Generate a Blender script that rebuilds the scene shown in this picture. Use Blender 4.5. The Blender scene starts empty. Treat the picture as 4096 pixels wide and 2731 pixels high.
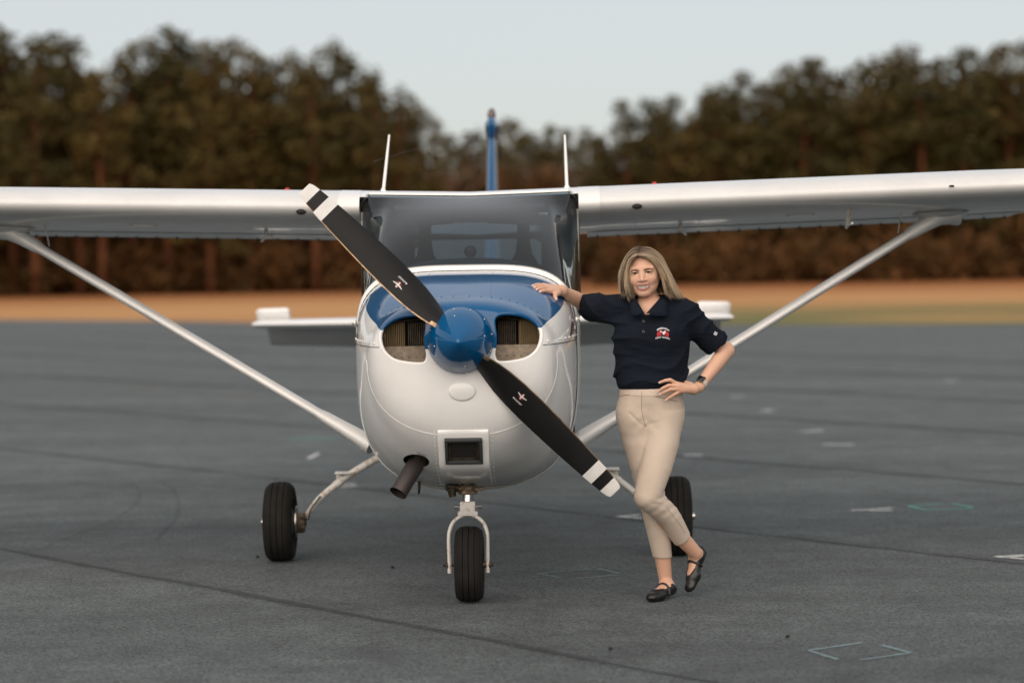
import bpy, bmesh, math, random
import numpy as np
from mathutils import Vector, Matrix
from mathutils.bvhtree import BVHTree

scene = bpy.context.scene
COL = scene.collection
rad = math.radians

# ---------------------------------------------------------------- camera
cam_data = bpy.data.cameras.new("camera")
cam = bpy.data.objects.new("camera", cam_data)
COL.objects.link(cam)
cam_data.sensor_width = 36.0
cam_data.lens = 85.0
cam_data.clip_start = 0.1
cam_data.clip_end = 3000.0
cam.location = (0.0, 0.0, 1.6)
cam.rotation_euler = (Matrix.Rotation(rad(90 - 1.99), 4, 'X') @ Matrix.Rotation(rad(-0.9), 4, 'Z')).to_euler()
cam_data.dof.use_dof = True
cam_data.dof.focus_distance = 11.08
cam_data.dof.aperture_fstop = 1.5
scene.camera = cam

# ---------------------------------------------------------------- sky, dusk glow, exposure
SUN_EL, SUN_AZ = 7.0, 192.0      # the low sun stands behind the photographer
world = bpy.data.worlds.new("World")
scene.world = world
world.use_nodes = True
wn, wl = world.node_tree.nodes, world.node_tree.links
wn.clear()
w_out = wn.new("ShaderNodeOutputWorld")
w_bg = wn.new("ShaderNodeBackground")
w_sky = wn.new("ShaderNodeTexSky")
w_sky.sky_type = 'NISHITA'
w_sky.sun_disc = False
w_sky.sun_elevation = rad(SUN_EL)
w_sky.sun_rotation = rad(SUN_AZ)
w_sky.altitude = 100.0
w_sky.air_density = 1.0
w_sky.dust_density = 1.0
w_sky.ozone_density = 3.5
w_veil = wn.new("ShaderNodeMix")       # thin even haze over the whole dome softens the clear sky
w_veil.data_type = 'RGBA'
w_veil.inputs['Factor'].default_value = 0.68
w_veil.inputs['B'].default_value = (7.0, 6.95, 6.85, 1)
wl.new(w_sky.outputs[0], w_veil.inputs['A'])
wl.new(w_veil.outputs['Result'], w_bg.inputs['Color'])
w_bg.inputs['Strength'].default_value = 0.12
wl.new(w_bg.outputs[0], w_out.inputs['Surface'])

sun_data = bpy.data.lights.new("sun", 'SUN')
sun_data.energy = 4.0
sun_data.angle = rad(100)
sun_data.color = (1.0, 0.84, 0.69)
sun = bpy.data.objects.new("sun", sun_data)
COL.objects.link(sun)
_az = rad(SUN_AZ)
_sd = Vector((math.sin(_az) * math.cos(rad(SUN_EL + 16)), math.cos(_az) * math.cos(rad(SUN_EL + 16)), math.sin(rad(SUN_EL + 16))))
sun.rotation_euler = (-_sd).to_track_quat('-Z', 'Y').to_euler()
sun.location = _sd * 60

vs = scene.view_settings
vs.view_transform = 'Standard'
vs.look = 'None'
vs.exposure = 0.06
vs.gamma = 1.0
vs.use_curve_mapping = False
scene.render.engine = 'CYCLES'
scene.cycles.use_denoising = True
scene.cycles.max_bounces = 8
scene.cycles.transparent_max_bounces = 12
scene.cycles.caustics_reflective = False
scene.cycles.caustics_refractive = False

# ---------------------------------------------------------------- helpers
def tag(o, label=None, cat=None, group=None, kind=None):
    if label: o['label'] = label
    if cat: o['category'] = cat
    if group: o['group'] = group
    if kind: o['kind'] = kind
    return o

def empty(name, loc=(0, 0, 0), rz=0.0):
    o = bpy.data.objects.new(name, None)
    COL.objects.link(o)
    o.location = loc
    o.rotation_euler = (0, 0, rz)
    o.empty_display_size = 0.2
    return o

def link_mesh(name, me, mat, parent=None, smooth=35):
    if isinstance(mat, (list, tuple)):
        for m in mat: me.materials.append(m)
    elif mat is not None:
        me.materials.append(mat)
    if smooth is not None:
        me.shade_smooth()
        if smooth < 180: me.set_sharp_from_angle(angle=rad(smooth))
    o = bpy.data.objects.new(name, me)
    COL.objects.link(o)
    if parent is not None: o.parent = parent
    return o

def obj(name, geo, mat, parent=None, smooth=35, mi=None):
    v, f = geo
    me = bpy.data.meshes.new(name)
    me.from_pydata([tuple(map(float, p)) for p in v], [], [tuple(q) for q in f])
    if mi is not None: me.polygons.foreach_set('material_index', mi)
    bm = bmesh.new(); bm.from_mesh(me)
    bmesh.ops.recalc_face_normals(bm, faces=bm.faces)
    bm.to_mesh(me); bm.free()
    me.update()
    return link_mesh(name, me, mat, parent, smooth)

def join(*geos):
    V, Fc = [], []
    for v, f in geos:
        b = len(V)
        V += [tuple(p) for p in v]
        Fc += [tuple(i + b for i in q) for q in f]
    return V, Fc

def xform(geo, M):
    return [tuple(M @ Vector(p)) for p in geo[0]], geo[1]

def loft(rings, caps=True, closed=True):
    n = len(rings[0]); V = []; Fc = []
    for r in rings: V += [tuple(p) for p in r]
    m = n if closed else n - 1
    for i in range(len(rings) - 1):
        for j in range(m):
            a, b = i * n + j, i * n + (j + 1) % n
            Fc.append((a, b, b + n, a + n))
    if caps and closed:
        Fc.append(tuple(range(n - 1, -1, -1)))
        k = (len(rings) - 1) * n
        Fc.append(tuple(range(k, k + n)))
    return V, Fc

def tube(pts, r, n=10, caps=True, flat=None, up=None):
    """tube along pts; r number or list; flat=(a,b) scales the section"""
    pts = [Vector(p) for p in pts]
    if not hasattr(r, '__len__'): r = [r] * len(pts)
    T = []
    for i in range(len(pts)):
        a = pts[max(i - 1, 0)]; b = pts[min(i + 1, len(pts) - 1)]
        T.append((b - a).normalized())
    u = Vector(up) if up else (Vector((0, 0, 1)) if abs(T[0].z) < 0.9 else Vector((1, 0, 0)))
    rings = []
    for i, p in enumerate(pts):
        u = (u - T[i] * u.dot(T[i])).normalized()
        w = T[i].cross(u)
        fa, fb = flat if flat else (1, 1)
        rings.append([p + (u * math.cos(2 * math.pi * k / n) * fa + w * math.sin(2 * math.pi * k / n) * fb) * r[i] for k in range(n)])
    return loft(rings, caps)

def closed_tube(pts, r, n=8):
    pts = [Vector(p) for p in pts]; N = len(pts); rings = []
    u = None
    for i, p in enumerate(pts):
        t = (pts[(i + 1) % N] - pts[i - 1]).normalized()
        if u is None: u = Vector((0, 1, 0))
        u2 = Vector((0, 1, 0)); u2 = (u2 - t * u2.dot(t)).normalized()
        w = t.cross(u2)
        rr = r[i] if hasattr(r, '__len__') else r
        rings.append([p + (u2 * math.cos(2 * math.pi * k / n) + w * math.sin(2 * math.pi * k / n)) * rr for k in range(n)])
    V, Fc = loft(rings, caps=False)
    b = (N - 1) * n
    for k in range(n):
        Fc.append((b + k, b + (k + 1) % n, (k + 1) % n, k))
    return V, Fc

def catmull(pts, m=6):
    P_ = [Vector(p) for p in pts]; out = []
    for i in range(len(P_) - 1):
        p0 = P_[max(i - 1, 0)]; p1 = P_[i]; p2 = P_[i + 1]; p3 = P_[min(i + 2, len(P_) - 1)]
        for k in range(m):
            t = k / m
            out.append(0.5 * ((2 * p1) + (p2 - p0) * t + (2 * p0 - 5 * p1 + 4 * p2 - p3) * t * t + (3 * p1 - p0 - 3 * p2 + p3) * t ** 3))
    out.append(P_[-1])
    return out

def box(c, s, bevel=0.0, rot=None, seg=2):
    bm = bmesh.new()
    bmesh.ops.create_cube(bm, size=1.0)
    bmesh.ops.scale(bm, vec=s, verts=bm.verts)
    if bevel > 0:
        bmesh.ops.bevel(bm, geom=list(bm.edges), offset=bevel, segments=seg, profile=0.6, affect='EDGES')
    if rot is not None: bmesh.ops.transform(bm, matrix=rot.to_4x4(), verts=bm.verts)
    bmesh.ops.translate(bm, vec=c, verts=bm.verts)
    bm.verts.index_update()
    g = [tuple(v.co) for v in bm.verts], [tuple(v.index for v in f.verts) for f in bm.faces]
    bm.free()
    return g

def lathe(prof, n=32, axis='y', c=(0, 0, 0)):
    """prof: list of (along, radius)"""
    rings = []
    for a, r in prof:
        ring = []
        for k in range(n):
            t = 2 * math.pi * k / n
            x, z = r * math.cos(t), r * math.sin(t)
            p = {'y': (x, a, z), 'z': (x, z, a), 'x': (a, x, z)}[axis]
            ring.append((p[0] + c[0], p[1] + c[1], p[2] + c[2]))
        rings.append(ring)
    return loft(rings, caps=True)

def ball(c, r, n=10, m=7):
    if not hasattr(r, '__len__'): r = (r, r, r)
    rings = []
    for i in range(m):
        ph = math.pi * (i + 0.5) / m
        rings.append([(c[0] + r[0] * math.sin(ph) * math.cos(2 * math.pi * k / n), c[1] + r[1] * math.sin(ph) * math.sin(2 * math.pi * k / n), c[2] + r[2] * math.cos(ph)) for k in range(n)])
    return loft(rings)

def prism(poly, y0, y1):
    """poly in (x,z) extruded along y"""
    return loft([[(x, y0, z) for x, z in poly], [(x, y1, z) for x, z in poly]])

def lerp(a, b, t): return a + (b - a) * t

def interp(tab, x, k):
    xs = [r[0] for r in tab]
    return float(np.interp(x, xs, [r[k] for r in tab]))

def smooth_interp(tab, x, k):
    """monotone-ish cubic through a table"""
    xs = [r[0] for r in tab]; ys = [r[k] for r in tab]
    if x <= xs[0]: return ys[0]
    if x >= xs[-1]: return ys[-1]
    i = max(j for j in range(len(xs)) if xs[j] <= x); i = min(i, len(xs) - 2)
    def slope(j):
        if j == 0: return (ys[1] - ys[0]) / (xs[1] - xs[0])
        if j == len(xs) - 1: return (ys[-1] - ys[-2]) / (xs[-1] - xs[-2])
        a = (ys[j] - ys[j - 1]) / (xs[j] - xs[j - 1]); b = (ys[j + 1] - ys[j]) / (xs[j + 1] - xs[j])
        return 0.0 if a * b <= 0 else 2 * a * b / (a + b)
    h = xs[i + 1] - xs[i]; t = (x - xs[i]) / h
    return ((2 * t**3 - 3 * t**2 + 1) * ys[i] + (t**3 - 2 * t**2 + t) * h * slope(i) + (-2 * t**3 + 3 * t**2) * ys[i + 1] + (t**3 - t**2) * h * slope(i + 1))

# ---------------------------------------------------------------- materials
def mat(name, col=(0.5, 0.5, 0.5), rough=0.5, metal=0.0, spec=0.5, coat=0.0, coat_rough=0.05, var=0.0, var_scale=5.0,
        bump=0.0, bump_scale=60.0, col2=None, sss=0.0, coords='Object', sheen=0.0):
    m = bpy.data.materials.new(name); m.use_nodes = True
    nt = m.node_tree; b = nt.nodes['Principled BSDF']
    b.inputs['Base Color'].default_value = (*col, 1)
    b.inputs['Roughness'].default_value = rough
    b.inputs['Metallic'].default_value = metal
    b.inputs['Specular IOR Level'].default_value = spec
    b.inputs['Coat Weight'].default_value = coat
    b.inputs['Coat Roughness'].default_value = coat_rough
    if sheen: b.inputs['Sheen Weight'].default_value = sheen
    if sss:
        b.inputs['Subsurface Weight'].default_value = sss
        b.inputs['Subsurface Radius'].default_value = (1.0, 0.35, 0.2)
        b.inputs['Subsurface Scale'].default_value = 0.008
    if var > 0 or bump > 0:
        tc = nt.nodes.new('ShaderNodeTexCoord')
    if var > 0:
        nz = nt.nodes.new('ShaderNodeTexNoise'); nz.inputs['Scale'].default_value = var_scale; nz.inputs['Detail'].default_value = 6
        nt.links.new(tc.outputs[coords], nz.inputs['Vector'])
        rp = nt.nodes.new('ShaderNodeValToRGB')
        c2 = col2 or tuple(c * (1 - var) for c in col)
        rp.color_ramp.elements[0].position = 0.35; rp.color_ramp.elements[1].position = 0.65
        rp.color_ramp.elements[0].color = (*c2, 1); rp.color_ramp.elements[1].color = (*col, 1)
        nt.links.new(nz.outputs['Fac'], rp.inputs['Fac'])
        nt.links.new(rp.outputs[0], b.inputs['Base Color'])
    if bump > 0:
        nb = nt.nodes.new('ShaderNodeTexNoise'); nb.inputs['Scale'].default_value = bump_scale; nb.inputs['Detail'].default_value = 4
        nt.links.new(tc.outputs[coords], nb.inputs['Vector'])
        bp = nt.nodes.new('ShaderNodeBump'); bp.inputs['Strength'].default_value = bump; bp.inputs['Distance'].default_value = 0.01
        nt.links.new(nb.outputs['Fac'], bp.inputs['Height'])
        nt.links.new(bp.outputs[0], b.inputs['Normal'])
    return m

def nodes_of(m): return m.node_tree.nodes, m.node_tree.links, m.node_tree.nodes['Principled BSDF']

# ================================================================ SETTING
random.seed(7); np.random.seed(7)

# ---- asphalt apron and the ground beyond, one sheet out to the horizon
def asphalt_material():
    m = mat("asphalt", (0.1, 0.11, 0.115), 0.80, spec=0.30, sheen=0.045)
    n, l, b = nodes_of(m)
    tc = n.new('ShaderNodeTexCoord')
    def noise(scale, det=4, rough=0.6):
        x = n.new('ShaderNodeTexNoise'); x.inputs['Scale'].default_value = scale; x.inputs['Detail'].default_value = det; x.inputs['Roughness'].default_value = rough
        l.new(tc.outputs['Object'], x.inputs['Vector']); return x
    big = noise(0.35, 5)
    mpb = n.new('ShaderNodeMapping'); mpb.inputs['Rotation'].default_value = (0, 0, rad(51)); mpb.inputs['Scale'].default_value = (0.55, 2.6, 1); l.new(tc.outputs['Object'], mpb.inputs['Vector']); l.new(mpb.outputs[0], big.inputs['Vector']); mid = noise(3.0, 5); fine = noise(90, 3, 0.8)
    vor = n.new('ShaderNodeTexVoronoi'); vor.inputs['Scale'].default_value = 120; l.new(tc.outputs['Object'], vor.inputs['Vector'])
    ramp = n.new('ShaderNodeValToRGB')
    ramp.color_ramp.elements[0].position = 0.34; ramp.color_ramp.elements[0].color = (0.028, 0.035, 0.038, 1)
    ramp.color_ramp.elements[1].position = 0.68; ramp.color_ramp.elements[1].color = (0.084, 0.099, 0.104, 1)
    mx = n.new('ShaderNodeMath'); mx.operation = 'MULTIPLY_ADD'; mx.inputs[1].default_value = 0.55
    l.new(big.outputs['Fac'], mx.inputs[0]); 
    m2 = n.new('ShaderNodeMath'); m2.operation = 'MULTIPLY'; m2.inputs[1].default_value = 0.45
    l.new(mid.outputs['Fac'], m2.inputs[0]); l.new(m2.outputs[0], mx.inputs[2])
    l.new(mx.outputs[0], ramp.inputs['Fac'])
    # stone chips: each aggregate cell a little lighter or darker
    hs = n.new('ShaderNodeSeparateColor'); l.new(vor.outputs['Color'], hs.inputs[0])
    mr = n.new('ShaderNodeMapRange'); mr.inputs['To Min'].default_value = 0.28; mr.inputs['To Max'].default_value = 2.05
    l.new(hs.outputs[0], mr.inputs['Value'])
    mixc = n.new('ShaderNodeMix'); mixc.data_type = 'RGBA'; mixc.blend_type = 'MULTIPLY'; mixc.inputs['Factor'].default_value = 1.0
    l.new(ramp.outputs[0], mixc.inputs['A']); l.new(mr.outputs[0], mixc.inputs['B'])
    l.new(mixc.outputs['Result'], b.inputs['Base Color'])
    bp = n.new('ShaderNodeBump'); bp.inputs['Strength'].default_value = 0.6; bp.inputs['Distance'].default_value = 0.005
    ad = n.new('ShaderNodeMath'); l.new(vor.outputs['Distance'], ad.inputs[0]); l.new(fine.outputs['Fac'], ad.inputs[1])
    l.new(ad.outputs[0], bp.inputs['Height']); l.new(bp.outputs[0], b.inputs['Normal'])
    return m

def grass_material():
    m = mat("dry_grass", (0.3, 0.2, 0.1), 0.95, spec=0.1)
    n, l, b = nodes_of(m)
    tc = n.new('ShaderNodeTexCoord')
    mp = n.new('ShaderNodeMapping'); mp.inputs['Scale'].default_value = (0.06, 0.35, 1); l.new(tc.outputs['Object'], mp.inputs['Vector'])
    nz = n.new('ShaderNodeTexNoise'); nz.inputs['Scale'].default_value = 1.0; nz.inputs['Detail'].default_value = 6; l.new(mp.outputs[0], nz.inputs['Vector'])
    ramp = n.new('ShaderNodeValToRGB'); cr = ramp.color_ramp
    cr.elements[0].position = 0.30; cr.elements[0].color = (0.38, 0.185, 0.075, 1)
    cr.elements[1].position = 0.62; cr.elements[1].color = (0.49, 0.28, 0.128, 1)
    l.new(nz.outputs['Fac'], ramp.inputs['Fac'])
    # a greener mown strip runs beside the apron on the east side
    sx = n.new('ShaderNodeSeparateXYZ'); l.new(tc.outputs['Object'], sx.inputs[0])
    gx = n.new('ShaderNodeMapRange'); gx.inputs['From Min'].default_value = -2; gx.inputs['From Max'].default_value = 6; l.new(sx.outputs['X'], gx.inputs['Value'])
    gy = n.new('ShaderNodeMapRange'); gy.inputs['From Min'].default_value = 80; gy.inputs['From Max'].default_value = 66; l.new(sx.outputs['Y'], gy.inputs['Value'])
    mm = n.new('ShaderNodeMath'); mm.operation = 'MULTIPLY'; l.new(gx.outputs[0], mm.inputs[0]); l.new(gy.outputs[0], mm.inputs[1])
    n2 = n.new('ShaderNodeTexNoise'); n2.inputs['Scale'].default_value = 2.2; n2.inputs['Detail'].default_value = 3; l.new(mp.outputs[0], n2.inputs['Vector'])
    r2 = n.new('ShaderNodeMapRange'); r2.inputs['From Min'].default_value = 0.30; r2.inputs['From Max'].default_value = 0.55; l.new(n2.outputs['Fac'], r2.inputs['Value'])
    m3 = n.new('ShaderNodeMath'); m3.operation = 'MULTIPLY'; l.new(mm.outputs[0], m3.inputs[0]); l.new(r2.outputs[0], m3.inputs[1])
    mix = n.new('ShaderNodeMix'); mix.data_type = 'RGBA'; l.new(m3.outputs[0], mix.inputs['Factor']); l.new(ramp.outputs[0], mix.inputs['A'])
    mix.inputs['B'].default_value = (0.12, 0.14, 0.06, 1)
    # rust-brown broom sedge and leaf litter, undergrowth shade coloured in, towards the wood
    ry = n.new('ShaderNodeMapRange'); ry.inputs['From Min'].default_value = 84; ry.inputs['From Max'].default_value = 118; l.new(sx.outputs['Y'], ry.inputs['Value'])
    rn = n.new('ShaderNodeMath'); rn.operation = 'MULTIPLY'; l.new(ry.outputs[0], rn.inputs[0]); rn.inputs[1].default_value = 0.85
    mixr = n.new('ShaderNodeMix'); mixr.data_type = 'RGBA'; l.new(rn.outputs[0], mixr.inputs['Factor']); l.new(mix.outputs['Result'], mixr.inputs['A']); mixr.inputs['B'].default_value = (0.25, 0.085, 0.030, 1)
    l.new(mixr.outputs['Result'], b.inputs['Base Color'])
    bp = n.new('ShaderNodeBump'); bp.inputs['Strength'].default_value = 0.8; bp.inputs['Distance'].default_value = 0.2
    n4 = n.new('ShaderNodeTexNoise'); n4.inputs['Scale'].default_value = 5; l.new(tc.outputs['Object'], n4.inputs['Vector'])
    l.new(n4.outputs['Fac'], bp.inputs['Height']); l.new(bp.outputs[0], b.inputs['Normal'])
    return m

M_ASPHALT = asphalt_material(); M_GRASS = grass_material()
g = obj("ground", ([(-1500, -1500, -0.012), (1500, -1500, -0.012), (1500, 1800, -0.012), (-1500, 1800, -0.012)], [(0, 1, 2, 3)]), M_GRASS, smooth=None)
tag(g, kind='structure')
# apron edge: runs a little obliquely
edge = [(-60, 104), (-30, 83), (-12.5, 69.4), (-5.5, 62.6), (2, 56.5), (8.4, 52.5), (16, 49.5), (60, 33)]
edge = [(x + random.uniform(-.1, .1), y + random.uniform(-.15, .15)) for x, y in [(lerp(edge[i][0], edge[i + 1][0], t / 6), lerp(edge[i][1], edge[i + 1][1], t / 6)) for i in range(len(edge) - 1) for t in range(6)]]
ap = [(-60, -60, 0), (60, -60, 0)] + [(x, y, 0) for x, y in reversed(edge)]
tag(obj("asphalt_apron", (ap, [tuple(range(len(ap)))]), M_ASPHALT, smooth=None), kind='structure')

# paving-lane joints: dark, ragged bitumen lines at the lanes' regular spacing
def joint_material():
    m = mat("joint_bitumen", (0.03, 0.033, 0.035), 0.8)
    n, l, b = nodes_of(m)
    at = n.new('ShaderNodeAttribute'); at.attribute_name = 'cover'
    tc = n.new('ShaderNodeTexCoord'); nz = n.new('ShaderNodeTexNoise'); nz.inputs['Scale'].default_value = 14; nz.inputs['Detail'].default_value = 6; nz.inputs['Roughness'].default_value = 0.75
    l.new(tc.outputs['Object'], nz.inputs['Vector'])
    ad = n.new('ShaderNodeMath'); l.new(at.outputs['Fac'], ad.inputs[0]); l.new(nz.outputs['Fac'], ad.inputs[1])
    mr = n.new('ShaderNodeMapRange'); mr.inputs['From Min'].default_value = 0.82; mr.inputs['From Max'].default_value = 1.5; mr.inputs['To Max'].default_value = 0.42
    l.new(ad.outputs[0], mr.inputs['Value']); l.new(mr.outputs[0], b.inputs['Alpha'])
    return m
M_JOINT = joint_material()

def ribbon(name, pts, w, z, m, parent=None, wj=0.0, cover=1.0):
    """flat ribbon on the ground with soft edges through the 'cover' attribute"""
    V, Fc, cv = [], [], []
    P_ = [Vector((p[0], p[1])) for p in pts]
    for i, p in enumerate(P_):
        t = (P_[min(i + 1, len(P_) - 1)] - P_[max(i - 1, 0)]).normalized(); nrm = Vector((-t.y, t.x))
        ww = w * (1 + random.uniform(-wj, wj)); off = random.uniform(-wj, wj) * w * 0.4
        for k, c in ((-1, 0), (-0.35, 1), (0.35, 1), (1, 0)):
            q = p + nrm * (k * ww + off); V.append((q.x, q.y, z)); cv.append(c * cover)
    for i in range(len(P_) - 1):
        for k in range(3):
            a = i * 4 + k; Fc.append((a, a + 1, a + 5, a + 4))
    o = obj(name, (V, Fc), m, parent, smooth=None)
    at = o.data.attributes.new('cover', 'FLOAT', 'POINT'); at.data.foreach_set('value', cv)
    return o

for c, w in ((9.95, .05), (15.5, .055), (20.75, .09), (26.4, .13), (31.9, .15), (37.6, .18), (43.2, .2), (4.4, .05)):
    pts = []
    x = -18.0
    while x < 14:
        pts.append((x, c - 1.235 * x + 0.07 * math.sin(x * 0.6 + c) + random.uniform(-.012, .012))); x += 0.22
    tag(ribbon("pavement_joint", [p for p in pts if -2 < p[1] < 55], w, 0.004, M_JOINT, wj=0.5), kind='structure')
    # broad darker band of worn bitumen beside the joint
    tag(ribbon("pavement_stain", [(p[0], p[1] + 0.1) for p in pts[::3] if -2 < p[1] < 55], w * 4.5, 0.002, M_JOINT, wj=0.4, cover=0.42), kind='structure')

# tyre scrub arcs on the apron
def arc(cx, cy, r, a0, a1, n=40): return [(cx + r * math.cos(rad(lerp(a0, a1, i / n))), cy + r * math.sin(rad(lerp(a0, a1, i / n)))) for i in range(n + 1)]
for pts, w in (([(-2.662, 13.641), (-2.580, 14.377), (-2.512, 15.054), (-2.505, 15.808), (-2.572, 16.566), (-2.723, 17.317), (-2.932, 17.941)], .022),
               ([(-2.081, 13.927), (-2.114, 14.996), (-2.241, 16.091), (-2.421, 17.080), (-2.597, 17.684)], .03),
               ([(-3.221, 17.691), (-2.839, 17.148), (-2.559, 16.477)], .015)):
    pp = catmull([(p[0], p[1], 0) for p in pts], 8)
    tag(ribbon("tyre_mark", pp, w, 0.003, M_JOINT, wj=0.3, cover=0.55), kind='structure')

# old spray-paint survey marks
def paint_material(name, col, thin):
    m = mat(name, col, 0.7)
    n, l, b = nodes_of(m)
    at = n.new('ShaderNodeAttribute'); at.attribute_name = 'cover'
    tc = n.new('ShaderNodeTexCoord'); nz = n.new('ShaderNodeTexNoise'); nz.inputs['Scale'].default_value = 45; nz.inputs['Detail'].default_value = 4; nz.inputs['Roughness'].default_value = 0.8
    l.new(tc.outputs['Object'], nz.inputs['Vector'])
    ad = n.new('ShaderNodeMath'); l.new(at.outputs['Fac'], ad.inputs[0]); l.new(nz.outputs['Fac'], ad.inputs[1])
    mr = n.new('ShaderNodeMapRange'); mr.inputs['From Min'].default_value = 0.8; mr.inputs['From Max'].default_value = 1.7; mr.inputs['To Max'].default_value = thin
    l.new(ad.outputs[0], mr.inputs['Value']); l.new(mr.outputs[0], b.inputs['Alpha'])
    return m
M_P = {'white': paint_material("paint_white", (0.72, 0.74, 0.75), 0.95), 'teal': paint_material("paint_teal", (0.12, 0.45, 0.36), 0.85),
       'blue': paint_material("paint_pale_blue", (0.25, 0.38, 0.42), 0.6), 'yellow': paint_material("paint_yellow", (0.42, 0.38, 0.16), 0.5)}
def mark(col, w, *strokes):
    root = empty("paint_mark"); tag(root, kind='structure')
    for s in strokes:
        pp = []
        for i in range(len(s) - 1):
            for k in range(6): pp.append((lerp(s[i][0], s[i + 1][0], k / 6), lerp(s[i][1], s[i + 1][1], k / 6)))
        pp.append(s[-1])
        ribbon("stroke", pp, w, 0.005, M_P[col], root, wj=0.25)
mark('blue', .018, [(0.387, 12.315), (0.110, 12.162), (0.220, 11.987)], [(0.294, 11.951), (0.516, 12.056)], [(0.422, 12.320), (0.524, 12.103)])
mark('blue', .020, [(1.409, 9.842), (1.173, 9.670), (1.258, 9.444)], [(1.344, 9.424), (1.564, 9.571)], [(1.481, 9.777), (1.566, 9.583)])
mark('teal', .030, [(2.704, 15.230), (2.473, 15.127), (2.530, 14.864), (2.837, 14.936)], [(2.765, 15.221), (2.851, 14.994)])
mark('white', .035, [(0.772, 14.863), (0.637, 14.768), (0.777, 14.662)])
mark('white', .035, [(2.083, 14.916), (2.203, 14.943), (2.357, 15.039)], [(2.192, 14.871), (2.330, 14.865)])
mark('white', .035, [(2.660, 12.595), (2.506, 12.552), (2.625, 12.432)], [(2.542, 12.505), (2.643, 12.555)])
mark('white', .06, [(2.569, 20.065), (2.825, 20.040)])
mark('white', .05, [(1.355, 19.231), (1.504, 19.227)])
mark('white', .06, [(2.575, 21.592), (2.655, 21.606), (2.780, 21.704)])
mark('white', .06, [(2.530, 24.487), (2.650, 24.659)])
mark('white', .06, [(2.435, 26.922), (2.584, 27.026)])
mark('white', .07, [(5.276, 29.470), (5.437, 29.599)])
mark('white', .05, [(3.723, 33.296), (3.947, 33.445)])
mark('white', .035, [(-1.657, 19.488), (-1.615, 19.978)])
mark('white', .04, [(-1.278, 17.077), (-1.138, 17.243)], [(-1.227, 16.976), (-1.108, 17.049)])
mark('teal', .07, [(-2.012, 21.718), (-1.589, 21.629)])
mark('blue', .02, [(-1.152, 14.829), (-1.038, 14.728)], [(-0.972, 14.663), (-0.923, 14.601)])
mark('yellow', .09, [(-4.839, 30.531), (-4.436, 30.589)])
mark('yellow', .09, [(-3.539, 29.061), (-3.103, 28.784)])
mark('yellow', .07, [(-2.438, 29.399), (-1.966, 29.157)])
# small loose pebbles
M_PEB = mat("pebble", (0.02, 0.02, 0.022), 0.9)
for p in ((-0.638, 12.490), (0.381, 9.784), (1.129, 10.026), (-1.394, 13.024)):
    o = obj("pebble", ball((p[0], p[1], 0.0065), (0.010, 0.008, 0.007), 8, 5), M_PEB)
    tag(o, "small dark pebble lying loose on the grey asphalt", "pebble", "loose pebbles on the apron")

# ---------------------------------------------------------------- trees beyond the field
def foliage_material(name, c0, c1):
    m = mat(name, c0, 0.75, spec=0.2)
    n, l, b = nodes_of(m)
    oi = n.new('ShaderNodeObjectInfo')
    at = n.new('ShaderNodeAttribute'); at.attribute_name = 'tint'
    ad = n.new('ShaderNodeMath'); ad.operation = 'MULTIPLY_ADD'; ad.inputs[1].default_value = 0.45; l.new(oi.outputs['Random'], ad.inputs[0])
    m2 = n.new('ShaderNodeMath'); m2.operation = 'MULTIPLY'; m2.inputs[1].default_value = 0.55; l.new(at.outputs['Fac'], m2.inputs[0]); l.new(m2.outputs[0], ad.inputs[2])
    mix = n.new('ShaderNodeMix'); mix.data_type = 'RGBA'; l.new(ad.outputs[0], mix.inputs['Factor'])
    mix.inputs['A'].default_value = (*c0, 1); mix.inputs['B'].default_value = (*c1, 1)
    l.new(mix.outputs['Result'], b.inputs['Base Color'])
    return m
M_NEEDLE = foliage_material("pine_needles", (0.026, 0.028, 0.008), (0.098, 0.066, 0.016))
M_LEAFY = foliage_material("brush_leaves", (0.036, 0.029, 0.009), (0.125, 0.050, 0.015))
M_BARK = mat("pine_bark", (0.13, 0.050, 0.024), 0.95, spec=0.1, var=0.6, var_scale=1.5)
M_BAREBARK = mat("grey_bark", (0.16, 0.10, 0.07), 0.95, spec=0.1)

def leaf_cloud(clumps, per, size, seed):
    """many small needle-tuft quads spread through clump volumes; returns verts, faces, tint"""
    rg = np.random.RandomState(seed)
    C_, T_ = [], []
    for (cx, cy, cz, rx_, rz_) in clumps:
        k = max(8, int(per * rx_ * rx_ * rz_ ** .5))
        d = rg.normal(size=(k, 3)); d /= np.linalg.norm(d, axis=1)[:, None]
        d *= (rg.uniform(0.25, 1.0, size=(k, 1)) ** 0.5) * rg.uniform(.85, 1.15, size=(k, 1))
        C_.append(np.array([cx, cy, cz]) + d * np.array([rx_, rx_, rz_])); T_.append(np.full(k, rg.uniform()) * .6 + rg.uniform(size=k) * .4)
    C_ = np.concatenate(C_); T_ = np.concatenate(T_); k = len(C_)
    a = rg.normal(size=(k, 3)); a /= np.linalg.norm(a, axis=1)[:, None]
    b_ = rg.normal(size=(k, 3)); b_ -= a * (a * b_).sum(1)[:, None]; b_ /= np.linalg.norm(b_, axis=1)[:, None]
    s = size * rg.uniform(.6, 1.4, size=(k, 1))
    V = np.stack([C_ - a * s - b_ * s * .55, C_ + a * s - b_ * s * .4, C_ + a * s * .8 + b_ * s * .55, C_ - a * s * .9 + b_ * s * .5], 1).reshape(-1, 3)
    return V, np.arange(4 * k).reshape(-1, 4), np.repeat(T_, 4)

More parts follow.
